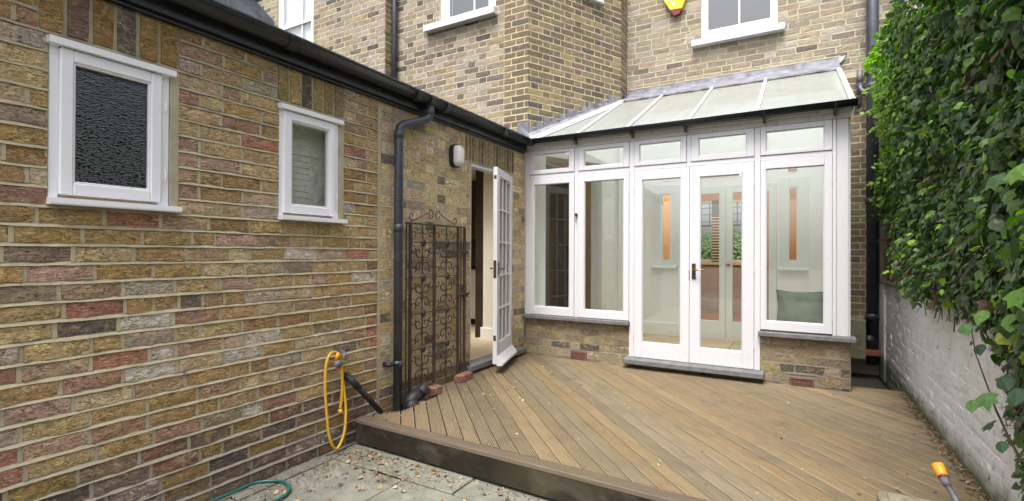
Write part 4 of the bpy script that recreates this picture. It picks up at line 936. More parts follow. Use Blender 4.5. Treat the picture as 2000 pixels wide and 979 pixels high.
# ================================================================== DECK
DK = thing('decking', 'low platform of diagonal grooved timber boards with a dark front board', 'decking', (-1, 3.8, 0))
ZD = .18; poly = [(-2.655, 2.555), (-2.59, 2.65), (-2.505, 2.79), (-2.52, 3.20), (-2.70, 3.29), (-2.70, 5.045), (.412, 5.045), (.412, 5.30), (.795, 5.30), (.80, 2.462)]
dd = Vector((math.cos(math.radians(-47.4)), math.sin(math.radians(-47.4)), 0)); nd = Vector((-dd.y, dd.x, 0))
def clip_line(s_):
    ts = []
    for i in range(len(poly)):
        a = Vector((*poly[i], 0)); b = Vector((*poly[(i+1) % len(poly)], 0)); da, db = a.dot(nd)-s_, b.dot(nd)-s_
        if da*db < 0: p = a+(b-a)*(da/(da-db)); ts.append(p.dot(dd))
    ts.sort(); best = None
    for i in range(0, len(ts)-1, 2):
        if best is None or ts[i+1]-ts[i] > best[1]-best[0]: best = (ts[i], ts[i+1])
    return best
pitch = .0955; s0_ = 1.0695; k = -16
deckpal = [(.285, .215, .125), (.27, .21, .13), (.31, .235, .14), (.255, .20, .125), (.29, .21, .12), (.26, .21, .14)]
def groove_profile(wd, n=7, gd=.012):
    pr_ = [(0, -.025), (0, -.003), (.003, 0)]; m_ = .004; p_ = (wd-2*m_)/n
    for i in range(n):
        u = m_+i*p_; pr_ += [(u+p_*.10, 0), (u+p_*.15, -gd), (u+p_*.56, -gd), (u+p_*.61, 0)]
    return pr_+[(wd-.003, 0), (wd, -.003), (wd, -.025)]
while k < 42:
    sa = s0_+k*pitch; k += 1; wd = pitch-.0105; pr_ = groove_profile(wd); rows = []
    for (u, z) in pr_:
        r_ = clip_line(sa+.00525+u)
        rows.append(r_ if r_ and r_[1]-r_[0] > .012 else None)
    ok = [i for i, r_ in enumerate(rows) if r_]
    if len(ok) < 4: continue
    i0, i1 = ok[0], ok[-1]
    for i in range(i0, i1+1):
        if rows[i] is None: rows[i] = rows[i-1]
    mid = (rows[(i0+i1)//2][0]+rows[(i0+i1)//2][1])/2; org = dd*mid+nd*(sa+pitch/2); dz = rng.uniform(-.0015, .0015)
    vs = []
    for i in range(i0, i1+1):
        for t in rows[i]: vs.append((t-mid, sa+.00525+pr_[i][0]-(sa+pitch/2), pr_[i][1]))
    mb = MB(); c = rng.choice(deckpal); j_ = rng.uniform(.84, 1.06); mb.add(vs, [(2*i, 2*i+1, 2*i+3, 2*i+2) for i in range((len(vs)//2)-1)], (c[0]*j_, c[1]*j_, c[2]*j_, 0))
    n_ = len(vs)//2
    mb.build('board', 'board', DK, loc=(org.x, org.y, ZD+dz), rot=(0, 0, math.radians(-47.4)))
# rim board, fascia, underside
fa, fb_ = Vector((-2.665, 2.468, 0)), Vector((.80, 2.372, 0)); fd = (fb_-fa).normalized(); fn = Vector((-fd.y, fd.x, 0)); fl_ = (fb_-fa).length; fang = math.atan2(fd.y, fd.x)
pr_ = groove_profile(.082, 6); vs = []
for (u, z) in pr_:
    for t in (-fl_/2, fl_/2): vs.append((t, u-.041, z))
mb = MB().add(vs, [(2*i, 2*i+1, 2*i+3, 2*i+2) for i in range(len(pr_)-1)], (.15, .115, .085, 0)); org = (fa+fb_)/2+fn*.041
mb.build('edge_board', 'board', DK, loc=(org.x, org.y, ZD+.002), rot=(0, 0, fang))
mb = MB(); mb.box((-fl_/2, -.012, -.135), (fl_/2, .012, -.001), (.017, .013, .009, 0)); org = (fa+fb_)/2+fn*.014; mb.build('front_board', 'darkwood', DK, loc=(org.x, org.y, ZD-.026), rot=(0, 0, fang))
mb = MB(); a_ = fa+fn*.0; mb.box((-2.655, 2.50, .02), (-2.635, 2.63, ZD-.03), (.06, .045, .03, 0)); mb.build('end_board', 'darkwood', DK)
mb = MB(); mb.prism([(x, y, .145) for x, y in [(-2.60, 2.50), (-2.50, 2.80), (-2.50, 3.2), (-2.69, 3.3), (-2.69, 5.04), (.405, 5.04), (.405, 5.29), (.79, 5.29), (.79, 2.42)]], (0, 0, -.02)); mb.build('joist_frame', 'ground', DK)
# ================================================================== WHITE GARDEN WALL, TRELLIS
GW = thing('garden_wall', 'low white painted brick boundary wall on the right of the deck', 'wall', (.9, 4, 0))
PG = Plane((.815, 6.78, 0), (0, -1, 0)); gb = []; gm = MB()
j, p = lay(PG, gb, 0, 7.2, .0, 1.02, .0795, .011, .010, [], [(1, (.6, .6, .6))], .005, 5, 3, 'flemish', phase=.0)
pointing(gm, PG, j, p, .012, -.006, -.0045, .12, .0015); backing(gm, PG, 0, 7.2, -.03, 1.03, [], -.009, 0); gm.box((.822, -.4, -.02), (1.04, 6.78, 1.03))
gw = gm.build('wall', 'wwall', GW, loc=(.83, 3, 0)); emit(gb, 'wwall', gw, 300, lambda g: g[0][0].y > 6.2)
q = MB(); q.box((.795, -.4, 1.031), (1.06, 6.78, 1.062), ch=.008); q.build('coping', 'trellis', GW)
q = MB(); q.box((.800, 6.45, .0), (.85, 6.80, 1.03)); q.build('end_post', 'wwall', GW)
TR = thing('trellis', 'weathered square wooden trellis on top of the white wall under the ivy', 'trellis', (.84, 5, 1.06))
for i in range(34):
    y = 6.70-.11*i; q = MB(); q.box((.835, y-.009, 1.062), (.848, y+.009, 2.6), ch=.001); q.build('slat', 'trellis', TR)
for i in range(9):
    z = 1.20+.155*i; q = MB(); q.box((.822, 3.0, z-.010), (.8345, 6.76, z+.010), ch=.001); q.build('slat', 'trellis', TR)
q = MB(); q.box((.8, 6.735, 1.0), (.86, 6.79, 2.6)); q.build('post', 'trellis', TR)
# ================================================================== IVY
IV = thing('ivy', 'thick hedge of glossy dark green ivy hanging over the white wall and trellis', 'ivy', (.9, 3.5, 1.0))
nr = np.random.default_rng(5)
LOB = np.array([(0, 0), (.18, -.05), (.50, .10), (.36, .30), (.42, .62), (.17, .62), (0, 1.0), (-.17, .62), (-.42, .62), (-.36, .30), (-.50, .10), (-.18, -.05)])
LOB2 = np.array([(0, 0), (.26, .03), (.42, .25), (.40, .5), (.2, .78), (0, 1.0), (-.2, .78), (-.40, .5), (-.42, .25), (-.26, .03)])
def zlow(y):
    pts = [(.5, -.1), (1.9, -.05), (2.25, .05), (2.45, .22), (2.7, .48), (3.0, .80), (3.3, .95), (4.2, 1.0), (4.8, 1.12), (5.1, 1.32), (5.5, 1.60), (6.5, 1.72)]
    return np.interp(y, [p[0] for p in pts], [p[1] for p in pts])
from mathutils import noise as mn
def surf(y, z):
    b = .675 + .10*mn.noise(Vector((y*1.3, z*1.3, 0))) + .075*mn.noise(Vector((y*4.2, z*4.2, 5)))
    if z < 1.15: b += min(.10, (1.15-z)*.35)
    if y < 2.6: b -= (2.6-y)*.03
    b += .085*max(0, min(1, (y-5.0)/1.0))*(1 if z < 2.5 else max(.3, 1-(z-2.5)*1.2))
    return b
def leaf_mesh(items):
    """items: centre, normal, up, size, colour, outline -> one MB"""
    mb = MB()
    for c, n_, u_, s_, col, ol in items:
        n_ = n_.normalized(); u_ = (u_-n_*u_.dot(n_)).normalized(); r_ = u_.cross(n_); m_ = len(ol); k = len(mb.v)
        fold = rng.uniform(.10, .38); droop = rng.uniform(.0, .3)
        vs = [c+r_*(x*s_)+u_*((y-.35)*s_)+n_*(-abs(x)*fold*s_*1.1-(y-.3)**2*droop*s_) for x, y in ol]
        ctr = c+n_*(.02*s_); vs.append(ctr); mb.v += [tuple(v) for v in vs]; mb.f += [(k+m_, k+i, k+(i+1) % m_) for i in range(m_)]; mb.c += [col]*(m_+1)
    return mb
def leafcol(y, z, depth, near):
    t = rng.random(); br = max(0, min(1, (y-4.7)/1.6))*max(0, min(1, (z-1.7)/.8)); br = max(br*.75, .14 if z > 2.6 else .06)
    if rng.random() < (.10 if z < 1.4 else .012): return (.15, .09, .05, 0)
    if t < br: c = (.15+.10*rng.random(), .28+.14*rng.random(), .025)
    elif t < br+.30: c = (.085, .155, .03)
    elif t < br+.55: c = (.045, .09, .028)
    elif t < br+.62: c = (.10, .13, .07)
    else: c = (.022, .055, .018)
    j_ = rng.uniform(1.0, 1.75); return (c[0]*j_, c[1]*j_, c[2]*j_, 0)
items = []; n_try = 0
while len(items) < 35000:
    y = rng.uniform(-.2, 6.55); z = rng.uniform(-.05, 3.62); n_try += 1
    if y > 3 and rng.random() < .0: continue
    zl = float(zlow(y))+.10*mn.noise(Vector((y*5, 0, 3)))+rng.uniform(0, .10)
    if z < zl: continue
    tp = 3.40+.12*mn.noise(Vector((y*2.3, 9, 1)))-.10*max(0, min(1, (y-4.4)/.8))
    if z > tp: continue
    dens = 1.0 if z > 1.2 else .9
    if z < .95 and rng.random() < .10: continue
    if rng.random() > dens: continue
    b = surf(y, z); layer = rng.random()**1.6; x = b+layer*.17+rng.uniform(-.02, .02)
    if z < 1.1: x = min(x, .80-.01*rng.random())
    if rng.random() < .02: x -= rng.uniform(.02, .10)
    g = .03; dy = (surf(y+g, z)-surf(y-g, z))/(2*g); dz = (surf(y, z+g)-surf(y, z-g))/(2*g)
    n_ = Vector((-1, dy*.8, dz*.8+.45)).normalized()+Vector((rng.gauss(0, .42), rng.gauss(0, .42), rng.gauss(0, .38)))
    u_ = Vector((rng.gauss(0, .3), rng.gauss(0, .55), -1)); sz = rng.choice([.025, .032, .04, .047, .058])*rng.uniform(.85, 1.15)
    if y < 2.9: sz *= 1.1
    if y > 5.0: sz *= .95
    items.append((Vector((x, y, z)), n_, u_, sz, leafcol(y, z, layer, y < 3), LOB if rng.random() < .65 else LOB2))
for i in range(2600):   # the curtain that hangs down the wall nearest the viewer
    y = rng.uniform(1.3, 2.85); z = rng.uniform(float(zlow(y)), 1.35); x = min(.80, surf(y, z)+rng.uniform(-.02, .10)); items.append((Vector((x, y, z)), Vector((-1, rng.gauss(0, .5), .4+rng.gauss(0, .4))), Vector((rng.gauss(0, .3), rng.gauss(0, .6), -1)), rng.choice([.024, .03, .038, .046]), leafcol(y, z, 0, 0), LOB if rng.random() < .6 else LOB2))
# sprigs breaking the outline at the far end
for i in range(26):
    y = rng.uniform(5.9, 6.45); z = rng.uniform(1.7, 3.4); p = Vector((surf(y, z)+.02, y, z)); d_ = Vector((-1, rng.uniform(-.5, .1), rng.uniform(-.1, .5))).normalized(); L_ = rng.uniform(.05, .17)
    for k in range(int(L_/.018)):
        q_ = p+d_*(k*.018)+Vector((0, 0, -.5*(k*.018)**2/L_)); items.append((q_+Vector((rng.uniform(-.02, .02), rng.uniform(-.02, .02), rng.uniform(-.02, .02))), Vector((-.4, -1, .8))+Vector((rng.gauss(0, .3), rng.gauss(0, .3), 0)), Vector((rng.gauss(0, .6), rng.gauss(0, .4), -.7)), rng.uniform(.03, .055), (.17+.1*rng.random(), .30+.12*rng.random(), .03, 0), LOB))
# top leaves
for i in range(2500):
    y = rng.uniform(-.2, 6.5); x = rng.uniform(.62, 1.25); z = 3.38+.12*mn.noise(Vector((y*2.3, 9, 1)))-.10*max(0, min(1, (y-4.4)/.8))+rng.uniform(-.06, .03); items.append((Vector((x, y, z)), Vector((rng.gauss(0, .4), rng.gauss(0, .4), 1)), Vector((rng.gauss(0, 1), rng.gauss(0, 1), 0)), rng.uniform(.04, .07), leafcol(y, z, 0, 0), LOB))
# the 300 largest in view become leaves of their own
sc_ = []
for i, it in enumerate(items):
    p = proj(it[0])
    if p and 0 < p[0] < 2000 and 0 < p[1] < 979: sc_.append((it[3]/p[2]*(1 if it[0].x < surf(it[0].y, it[0].z)+.03 else .2), i))
sc_.sort(reverse=True); big = {i for _, i in sc_[:298]}
for i in big: leaf_mesh([items[i]]).build('leaf', 'leaf', IV)
leaf_mesh([it for i, it in enumerate(items) if i not in big]).build('foliage', 'leaf', IV, kind='stuff', loc=(.9, 3.5, 1))
# dark mass of old stems inside
tw = MB()
for i in range(420):
    y = rng.uniform(.8, 6.5); z = rng.uniform(max(1.0, float(zlow(y))), 3.3); x = surf(y, z)+rng.uniform(.09, .3); pts = [Vector((x, y, z))]; d_ = Vector((rng.gauss(0, .15), rng.gauss(0, .6), rng.gauss(0, 1))).normalized()
    for k in range(5): d_ = (d_+Vector((rng.gauss(0, .2), rng.gauss(0, .3), rng.gauss(0, .3)))).normalized(); pts.append(pts[-1]+d_*.09)
    tw.tube([Vector((max(v_.x, surf(v_.y, v_.z)+.02), v_.y, v_.z)) for v_ in pts], rng.uniform(.002, .0045), 4)
for i in range(45):   # bare stems hanging at the foot
    y = rng.uniform(1.9, 4.6); z = 1.10+rng.uniform(0, .1); x = .78; pts = [Vector((x, y, z))]; d_ = Vector((0, rng.gauss(0, .3), -1))
    for k in range(4+int(4*rng.random()) if y < 3 else 3): d_ = (d_+Vector((rng.gauss(0, .12), rng.gauss(0, .35), rng.gauss(0, .1)))).normalized(); pts.append(pts[-1]+d_*.07); pts[-1].x = min(pts[-1].x, .79)
    tw.tube(pts, rng.uniform(.0015, .004), 4)
tw.build('old_stems', 'twig', IV, kind='stuff', loc=(.9, 3.5, 1))
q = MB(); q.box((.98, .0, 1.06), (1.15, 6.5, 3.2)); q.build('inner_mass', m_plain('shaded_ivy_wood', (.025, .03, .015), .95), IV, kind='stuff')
# separate leafy shoot
SH = thing('leafy_shoot', 'thin reddish stem with a few large pale green leaves before the white wall', 'plant', (.74, 2.5, .3))
P_ = [at(px, py, 'x', .68) for px, py in ((1897, 640), (1905, 690), (1925, 745), (1945, 800), (1968, 850), (1996, 905))]; q = MB(); q.tube(P_, [.0018, .0025, .003, .0035, .004, .005], 6); q.build('stem', 'twig', SH)
for (px, py), s_, cc in (((1883, 640), .07, (.10, .22, .07)), ((1915, 615), .07, (.16, .30, .06)), ((1898, 790), .065, (.14, .27, .07)), ((1925, 780), .085, (.12, .25, .07)), ((1960, 655), .08, (.30, .33, .06)), ((1990, 580), .10, (.16, .33, .05)), ((1975, 625), .08, (.15, .3, .06)), ((1912, 680), .055, (.03, .07, .03)), ((1960, 745), .07, (.05, .11, .05)), ((1985, 770), .07, (.06, .13, .06)), ((1955, 870), .05, (.05, .12, .05)), ((1990, 335), .10, (.2, .36, .07)), ((1945, 350), .09, (.10, .2, .07)), ((1870, 205), .05, (.2, .38, .05))):
    c = at(px, py, 'x', .64); leaf_mesh([(c, Vector((-.8, -.5, .7)), Vector((rng.gauss(0, .3), -.6, -.4)), s_, (*cc, 0), LOB if s_ > .08 else LOB2)]).build('leaf', 'leaf', SH)
# weed against the house wall
WD = thing('weed', 'small yellowish weed growing out of the brickwork beside the tall black soil pipe', 'plant', (.62, 6.8, 1.6)); wi = []
for i in range(40): c = at(1672+rng.uniform(-22, 22), 424+rng.uniform(-14, 16), 'y', 6.8)+Vector((0, rng.uniform(-.06, .06), 0)); wi.append((c, Vector((rng.gauss(0, .5), -1, .5)), Vector((rng.gauss(0, 1), 0, 1)), rng.uniform(.015, .03), (.18, .22, .05, 0), LOB2))
leaf_mesh(wi).build('foliage', 'leaf', WD, kind='stuff')
# ================================================================== GATE
GT = thing('iron_gate', 'ornate rusty black wrought iron scroll gate standing flat against the brick wall', 'gate', (-2.68, 3.4, .2))
gx = -2.685
bars = [(3.004, .004), (3.052, .010), (3.357, .010), (3.698, .010), (3.746, .004), (3.803, .010)]
for y, r_ in bars: q = MB(); q.box((gx-r_, y-r_, .225), (gx+r_, y+r_, 1.572), ch=.001); q.build('bar', 'iron', GT)
for z in (1.575,): q = MB(); q.box((gx-.008, 2.995, z-.006), (gx+.008, 3.812, z+.008)); q.build('top_rail', 'iron', GT)
for y0, y1, cy in ((3.062, 3.347, 3.20), (3.367, 3.688, 3.525)):
    q = MB(); q.box((gx-.004, cy-.005, .235), (gx+.004, cy+.005, 1.568), ch=.001); q.build('bar', 'iron', GT)
    zc = [1.425, 1.135, .842, .548]
    for z in zc:
        q = MB(); q.box((gx-.003, y0, z-.004), (gx+.003, cy-.006, z+.004), ch=.0005); q.box((gx-.003, cy+.006, z-.004), (gx+.003, y1, z+.004), ch=.0005); q.build('cross_bar', 'iron', GT)
        q = MB(); q.ball((gx+.012, cy, z), .031, 12, 8, (.6, 1, 1)); q.ball((gx+.012, cy, z), .036, 8, 4, (.25, 1, 1)); q.build('rosette', 'iron', GT, True)
        for sy in (1, -1):
            for sz_ in (1, -1):
                ye = y1 if sy > 0 else y0   # scroll springing from the side bars
                pts = [(ye, z+sz_*.004), (ye-sy*.012, z+sz_*.010)]+spiral(ye-sy*.038, z+sz_*.058, .045, .010, math.atan2(-sz_, sy*.9), math.atan2(-sz_, sy*.9)+sy*sz_*5.2, 15)
                q = MB(); q.tube([(gx, a, b) for a, b in pts], .005, 5); q.build('scroll', 'iron', GT)
    for zm_ in (1.28, .99, .695, .395):
        for sy in (1, -1):
            for sz_ in (1, -1):
                pts = [(cy+sy*.006, zm_+sz_*.004)]+spiral(cy+sy*.047, zm_+sz_*.062, .049, .011, math.atan2(-sz_*.8, -sy), math.atan2(-sz_*.8, -sy)+sy*sz_*5.6, 17)
                q = MB(); q.tube([(gx+.001, a, b) for a, b in pts], .0055, 5); q.build('scroll', 'iron', GT)
    for sy in (1, -1):
        pts = [(cy+sy*.006, 1.50)]+spiral(cy+sy*.045, 1.525, .036, .010, math.atan2(-.6, -sy), math.atan2(-.6, -sy)+sy*5.2, 14); q = MB(); q.tube([(gx, a, b) for a, b in pts], .0034, 5); q.build('scroll', 'iron', GT)
for sy in (1, -1):   # crest
    c_ = 3.357
    pts = [(c_+sy*.30, 1.59)]+[(c_+sy*(.30-.26*t), 1.59+.10*t) for t in (.3, .6, .9)]+spiral(c_+sy*.055, 1.655, .05, .012, math.pi/2-sy*.2, math.pi/2-sy*.2+sy*5.4, 17); q = MB(); q.tube([(gx, a, b) for a, b in pts], .004, 5); q.build('crest_scroll', 'iron', GT)
    pts = spiral(c_+sy*.29, 1.635, .034, .010, -math.pi/2, -math.pi/2+sy*5.2, 14); q = MB(); q.tube([(gx, a, b) for a, b in pts], .004, 5); q.build('crest_scroll', 'iron', GT)
for z in (1.345, .945):
    q = MB(); q.box((gx-.012, 3.775, z-.018), (gx+.018, 3.835, z+.018)); q.box((gx-.03, 3.83, z-.006), (gx+.0, 3.87, z+.006)); q.build('hinge_lug', 'iron', GT)
q = MB(); q.tube([(gx+.014, 3.67, .955), (gx+.014, 3.86, .962)], .007, 8); q.build('bolt', 'iron', GT)
# ================================================================== THINGS ON AND BY THE WALL
LB = [at(833, 768, 'z', .21), at(908, 737, 'z', .215)]
for i, (p, lab, dx) in enumerate(((Vector((-2.585, 3.19, .181)), 'loose red brick at the gate foot, the one beside the black drain fitting', .0), (Vector((-2.625, 3.70, .181)), 'loose red brick on the deck by the side door step', 0))):
    q = MB(); c = (.25, .12, .10, 0); q.box((-.035, -.10, 0), (.045, .10, .062), c, ch=.006); o = q.build('loose_brick', 'redbrick', None, loc=p, rot=(0, 0, math.radians(-6+8*i))); tag(o, lab, 'brick', 'loose red bricks propping the gate')
wl_ = thing('bulkhead_lamp', 'oval white bulkhead wall lamp with black back by the side door', 'wall lamp', (WX, 3.65, 2.12)); wc = [at(890, 285, 'x', WX+.03), at(890, 325, 'x', WX+.03)]
zc_, hh = (wc[0].z+wc[1].z)/2, (wc[0].z-wc[1].z)/2+.012; yc_ = wc[0].y
def oval(y0, z0, hw, hh_, n=20): return [(y0+hw*math.copysign(abs(math.cos(2*math.pi*k/n))**.7, math.cos(2*math.pi*k/n)), z0+(hh_-hw)*(1 if math.sin(2*math.pi*k/n) >= 0 else -1)+hw*math.sin(2*math.pi*k/n)) for k in range(n)]
q = MB(); q.prism([(WX, a, b) for a, b in oval(yc_, zc_, .062, hh)], (.045, 0, 0)); q.build('back_plate', 'blackmatt', wl_)
q = MB(); n = 20
layers = [(WX+.046, 1.0), (WX+.075, .97), (WX+.095, .85), (WX+.103, .6)]
for (x, s_) in layers: q.v += [(x, yc_+(a-yc_)*s_*.86, zc_+(b-zc_)*s_*.9) for a, b in oval(yc_, zc_, .062, hh)]
q.f += [(l*n+k, l*n+(k+1) % n, (l+1)*n+(k+1) % n, (l+1)*n+k) for l in range(3) for k in range(n)]+[tuple(range(3*n, 4*n))]; q.build('diffuser', 'lens', wl_, True)
# tap and yellow hose
tp = thing('garden_tap', 'grey outside tap on the brick wall above the coiled yellow hose', 'tap', (-2.70, 2.35, .66))
q = MB(); q.tube([(-2.72, 2.36, .665), (-2.66, 2.355, .665), (-2.63, 2.34, .655), (-2.625, 2.325, .625)], [.012, .014, .013, .012], 10); q.build('body', 'grey', tp, True)
q = MB(); q.tube([(-2.655, 2.355, .67), (-2.655, 2.36, .70)], .008, 8); q.box((-2.663, 2.335, .70), (-2.647, 2.395, .712)); q.build('handle', 'grey', tp)
q = MB(); q.tube([(-2.64, 2.29, .60), (-2.622, 2.285, .60)], .026, 14); q.build('hose_valve', 'grey', tp, True)
hp = thing('garden_hose', 'yellow garden hose looped over the outside tap and hanging on the wall', 'hose', (-2.66, 2.3, .05))
hpts = [at(px, py, 'x', -2.665) for px, py in ((668, 722), (672, 740), (675, 770), (676, 800), (673, 835), (667, 860), (657, 877), (648, 868), (642, 845), (638, 800), (636, 760), (637, 722), (642, 700), (650, 689), (660, 690), (667, 702), (671, 730), (671, 765), (668, 800))]
def smooth_path(P, m=5):
    out = []
    for i in range(len(P)-1):
        p0, p1, p2, p3 = P[max(i-1, 0)], P[i], P[i+1], P[min(i+2, len(P)-1)]
        for k in range(m):
            t = k/m; out.append(.5*((2*p1)+(p2-p0)*t+(2*p0-5*p1+4*p2-p3)*t*t+(3*p1-p0-3*p2+p3)*t**3))
    return out+[P[-1]]
hs_ = smooth_path(hpts)
for i, p in enumerate(hs_): p.x = -2.690+.03*min(1, i/20) if i < 20 else -2.66-.028*(i-20)/len(hs_)
q = MB(); q.tube(hs_, .0095, 10); q.build('hose', 'yellowhose', hp, True)
q = MB(); e0 = hs_[0]; q.tube([e0, e0+Vector((.01, -.02, .045)), e0+Vector((.02, -.045, .075))], [.013, .017, .015], 12); q.tube([e0+Vector((.02, -.045, .072)), e0+Vector((.02, -.03, .12))], .016, 10); q.build('connector', 'orange', hp, True)
q = MB(); e1 = hs_[-1]; q.tube([e1, e1-Vector((0, 0, .03))], .014, 10); q.build('end_connector', 'yellowhose', hp, True)
# black pipe stub leaning from wall, drain fitting
dpn = thing('waste_pipe', 'short black plastic waste pipe slanting out of the brick wall down to the deck', 'pipe', (-2.66, 2.5, .3))
a_, b_ = at(682, 738, 'x', -2.675), at(745, 806, 'x', -2.60); q = MB(); q.tube([a_+Vector((-.05, -.005, .01)), a_, b_], [.022, .022, .0195], 12); q.build('tube', 'blackmatt', dpn, True); q = MB(); q.tube([a_+(b_-a_)*.0, a_+(b_-a_)*.28], .0245, 12); q.build('collar', 'blackmatt', dpn, True)
df = thing('drain_fitting', 'black plastic drain branch fitting behind the downpipe foot in the deck gap', 'pipe fitting', (-2.61, 3.0, .1))
q = MB(); q.tube([(-2.62, 2.93, .06), (-2.62, 3.01, .19), (-2.60, 3.09, .235)], [.055, .055, .05], 14); q.build('bend', 'blackmatt', df, True)
q = MB(); q.tube([(-2.605, 3.06, .20), (-2.565, 3.115, .275)], .045, 14); q.tube([(-2.59, 3.083, .23), (-2.578, 3.10, .252)], .050, 14); q.build('socket', 'blackmatt', df, True)
q = MB(); q.tube([(-2.60, 2.96, .15), (-2.545, 2.95, .16)], .048, 14); q.tube([(-2.545, 2.95, .16), (-2.54, 2.949, .161)], .03, 14); q.build('side_socket', 'blackmatt', df, True)
q = MB(); q.box((-2.72, 2.70, .0), (-2.52, 3.25, .10)); q.build('gully_surround', 'concrete', df)
st = thing('pipe_stub', 'tiny grey pipe end sticking out of the brick wall below the first window', 'pipe', (WX, 1.381, .717)); q = MB(); q.tube([(WX-.01, 1.381, .717), (WX+.022, 1.383, .713)], .0075, 10); q.tube([(WX+.0215, 1.383, .713), (WX+.0225, 1.383, .713)], .005, 8); q.build('tube', 'grey', st, True)
# green hose on the paving
gh = thing('garden_hose', 'dark green garden hose looping across the paving at the foot of the wall', 'hose', (-2.5, 1.6, 0)); gp = [at(px, py, 'z', .014) for px, py in ((330, 1010), (370, 993), (405, 977), (450, 957), (500, 943), (545, 939), (562, 947), (565, 957), (552, 970), (525, 985), (480, 1005))]
for p in gp: p.x = max(p.x, -2.695)
q = MB(); q.tube(smooth_path(gp), .0085, 10); q.build('hose', 'greenhose', gh, True)
# concrete block and dark hose with orange connector at bottom right
bk = thing('concrete_block', 'mossy concrete block lying on the deck at the lower right corner', 'block', (.5, 2.7, .18)); zb0 = .30
c0, c1 = at(1712, 955, 'z', zb0), at(1885, 979, 'z', zb0)
q = MB(); q.box((c0.x, c0.y-.55, ZD+.003), (c1.x+.02, c0.y, zb0), (.3, .3, .3, 0), ch=.012); q.build('block', 'concrete', bk)
q = MB(); q.box((c0.x+.03, c0.y-.5, zb0+.001), (c1.x-.02, c0.y-.04, zb0+.012), ch=.006); q.build('mortar_cap', 'concrete', bk)
hc = thing('hose_end', 'dark grey hose standing up with an orange quick connector beside the block', 'hose', (.6, 2.2, .3))
top_ = at(1831, 908, 'y', 2.05); bot = at(1852, 950, 'y', 2.0); far_ = at(1895, 1030, 'y', 1.9); q = MB(); q.tube([at(1849, 943, 'y', 2.0), bot, at(1872, 985, 'y', 1.96), far_], .0085, 12); q.build('hose', 'grey', hc, True)
m_ = at(1842, 931, 'y', 2.02); dv = (top_-m_).normalized(); q = MB(); q.tube([m_, m_+dv*.004, top_-dv*.010, top_], [.0135, .0145, .017, .0165], 16); q.tube([top_, top_+dv*.0005], [.016, .006], 16); q.build('connector', 'orange', hc, True)
q = MB(); q.tube([m_-dv*.006, m_], .0145, 14); q.build('ring', 'darkred', hc, True); q = MB(); q.tube([m_-dv*.030, m_-dv*.0065], [.0105, .0135], 14); q.build('collar', 'grey', hc, True)
# far bush beyond the front window, bare tree behind the camera reflected in the panes
bs = thing('bush', 'round green bush outside the far front room window', 'bush', (-1.6, 13, 0)); bi = []; bc = at(1420, 480, 'y', 13)
for i in range(2600):
    v = Vector((rng.gauss(0, 1), rng.gauss(0, 1), rng.gauss(0, 1))).normalized(); c = Vector((bc.x+v.x*1.1*rng.uniform(.8, 1), 13+v.y*.8, bc.z-.45+v.z*.95*rng.uniform(.85, 1))); bi.append((c, v+Vector((0, 0, .3)), Vector((rng.gauss(0, 1), 0, -1)), .085, (.07+.06*rng.random(), .15+.09*rng.random(), .04, 0), LOB2))
leaf_mesh(bi).build('foliage', 'leaf', bs, kind='stuff'); q = MB(); q.tube([(bc.x, 13, -.2), (bc.x, 13, bc.z)], .08, 8); q.build('trunk', 'twig', bs)
tr = thing('bare_tree', 'bare branching tree standing in the garden behind the viewer', 'tree', (-8.2, -3.2, 0)); q = MB(); rt = random.Random(4)
def branch(p, d, L_, r_, lv):
    pts = [p]; dv_ = d.copy()
    for k in range(4): dv_ = (dv_+Vector((rt.gauss(0, .16), rt.gauss(0, .16), rt.gauss(0, .1)+.04))).normalized(); pts.append(pts[-1]+dv_*(L_/4))
    q.tube(pts, [r_*(1-.11*i) for i in range(5)], 5 if lv else 10)
    if lv < 5:
        for k in range(3 if lv < 4 else 2): nd_ = (dv_+Vector((rt.gauss(0, .6), rt.gauss(0, .6), rt.gauss(0, .35)))).normalized(); branch(pts[rt.choice([2, 3, 4])], nd_, L_*.72, r_*.52, lv+1)
branch(Vector((-8.2, -3.2, 0)), Vector((.05, .05, 1)), 3.6, .2, 0); q.build('trunk', 'twig', tr)
# ================================================================== FALLEN LEAVES
def litter(c, s_, col): return (Vector(c), Vector((rng.gauss(0, .35), rng.gauss(0, .35), 1)), Vector((rng.gauss(0, 1), rng.gauss(0, 1), 0)), s_, (*col, 0), LOB2)
lc_ = [(.28, .18, .09), (.17, .10, .055), (.42, .33, .2), (.13, .075, .045), (.33, .23, .14), (.22, .10, .055)]
from mathutils.geometry import intersect_point_tri_2d
CN = {0: 'tan', 1: 'dark brown', 2: 'pale straw coloured', 3: 'blackish brown', 4: 'pinkish tan', 5: 'rusty brown'}
def where_deck(p):
    if p.x > .45: return 'on the deck beside the white wall'
    if p.y < 2.95: return 'at the front edge of the deck, '+('left end' if p.x < -1.6 else 'middle' if p.x < -.4 else 'right end')
    if p.x < -2.1 and p.y < 4.0: return 'on the deck by the loose red bricks'
    if p.x < -1.9 and p.y > 4.0: return 'on the deck by the open side door'
    if p.y > 4.3: return 'on the deck before the french doors' if -1.5 < p.x < -.3 else 'on the deck below the left casements' if p.x < -1.5 else 'on the deck below the right casement'
    return 'mid deck '+('towards the side door' if p.x < -1.3 else 'before the french doors' if p.x < -.4 else 'towards the white wall')
def where_pav(p):
    if p.x < -2.35: return 'on paving at the wall foot '+('under the yellow hose' if p.y > 2.0 else 'by the green hose')
    if p.y > 2.25: return 'on paving under the deck front board, '+('left end' if p.x < -1.9 else 'middle')
    return 'on the paving '+('between the two hoses' if p.x < -1.95 else 'amid the slabs' if p.x < -1.2 else 'below the deck towards the right')
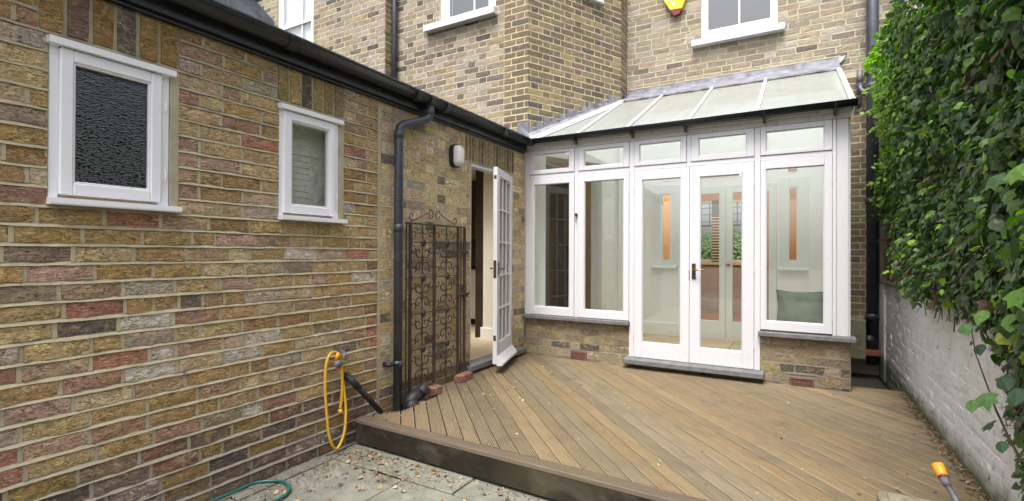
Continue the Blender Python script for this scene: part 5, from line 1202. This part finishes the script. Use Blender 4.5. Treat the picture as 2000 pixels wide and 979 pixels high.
def fl_thing(c, s_, col, grp, lab):
    p_ = Vector(c); sz_ = 'tiny' if s_ < .018 else 'small' if s_ < .024 else 'larger'
    lab = f"{sz_} {CN[lc_.index(col)]} dry leaf {where_deck(p_) if p_.z > .1 else where_pav(p_)}"
    o = leaf_mesh([litter(c, s_, col)]).build('fallen_leaf', 'dryleaf', None, loc=Vector(c)); tag(o, lab, 'leaf', grp)
n = 0
while n < 150:
    px, py = rng.uniform(900, 1900), rng.uniform(690, 975); 
    if rng.random() < .5: px, py = rng.gauss(1060, 110), rng.gauss(745, 40)
    p = at(px, py, 'z', ZD+.004)
    if not (-2.5 < p.x < .77 and 2.6 < p.y < 4.98): continue
    fl_thing(p, rng.uniform(.014, .026), rng.choice(lc_[:1]+lc_[2:3]*2+lc_[3:5]), 'dry leaf scraps scattered on the deck', 'small dry leaf scrap lying on the grooved deck boards'); n += 1
n = 0
while n < 110:
    px, py = rng.gauss(745, 50), rng.gauss(885, 14)
    if n > 45: px, py = rng.gauss(830, 70), 905+rng.gauss(0, 22)
    if n > 75: px, py = rng.uniform(420, 1000), rng.uniform(880, 979)
    p = at(px, py, 'z', .010)
    if not (-2.68 < p.x < .5 and p.y < 2.44): continue
    fl_thing(p, rng.uniform(.018, .034), rng.choice(lc_), 'brown leaves scattered on the paving', 'brown fallen leaf lying on the grey paving below the deck'); n += 1
it_ = []
for i in range(2600):
    t = rng.random()
    if t < .55: c = (rng.uniform(-2.7, -2.5)+abs(rng.gauss(0, .12)), rng.uniform(.8, 2.45), .006)
    elif t < .8: c = (rng.uniform(-2.65, .7), 2.43-abs(rng.gauss(0, .05)), .006)
    else: c = (rng.gauss(-2.05, .13), 2.22+rng.gauss(0, .05), .006) if rng.random() < .6 else (rng.uniform(-2.6, .5), rng.uniform(.8, 2.4), .006)
    it_.append(litter(c, rng.uniform(.004, .013), rng.choice(lc_+[(.12, .08, .05)]*5)))
for i in range(700):
    y = rng.uniform(2.5, 5.2); it_.append(litter((.80-abs(rng.gauss(0, .03)), y, ZD+.006), rng.uniform(.008, .024), rng.choice(lc_+[(.12, .10, .04)]*4)))
for i in range(300): it_.append(litter((rng.uniform(-2.5, .75), rng.uniform(2.6, 5.0), ZD+.004), rng.uniform(.004, .009), rng.choice(lc_)))
leaf_mesh(it_).build('leaf_litter', 'dryleaf', kind='stuff', loc=(0, 2, 0))
bpy.data.objects['leaf_litter']['label'] = 'fine brown leaf litter and crumbs along the wall foot and deck edges'
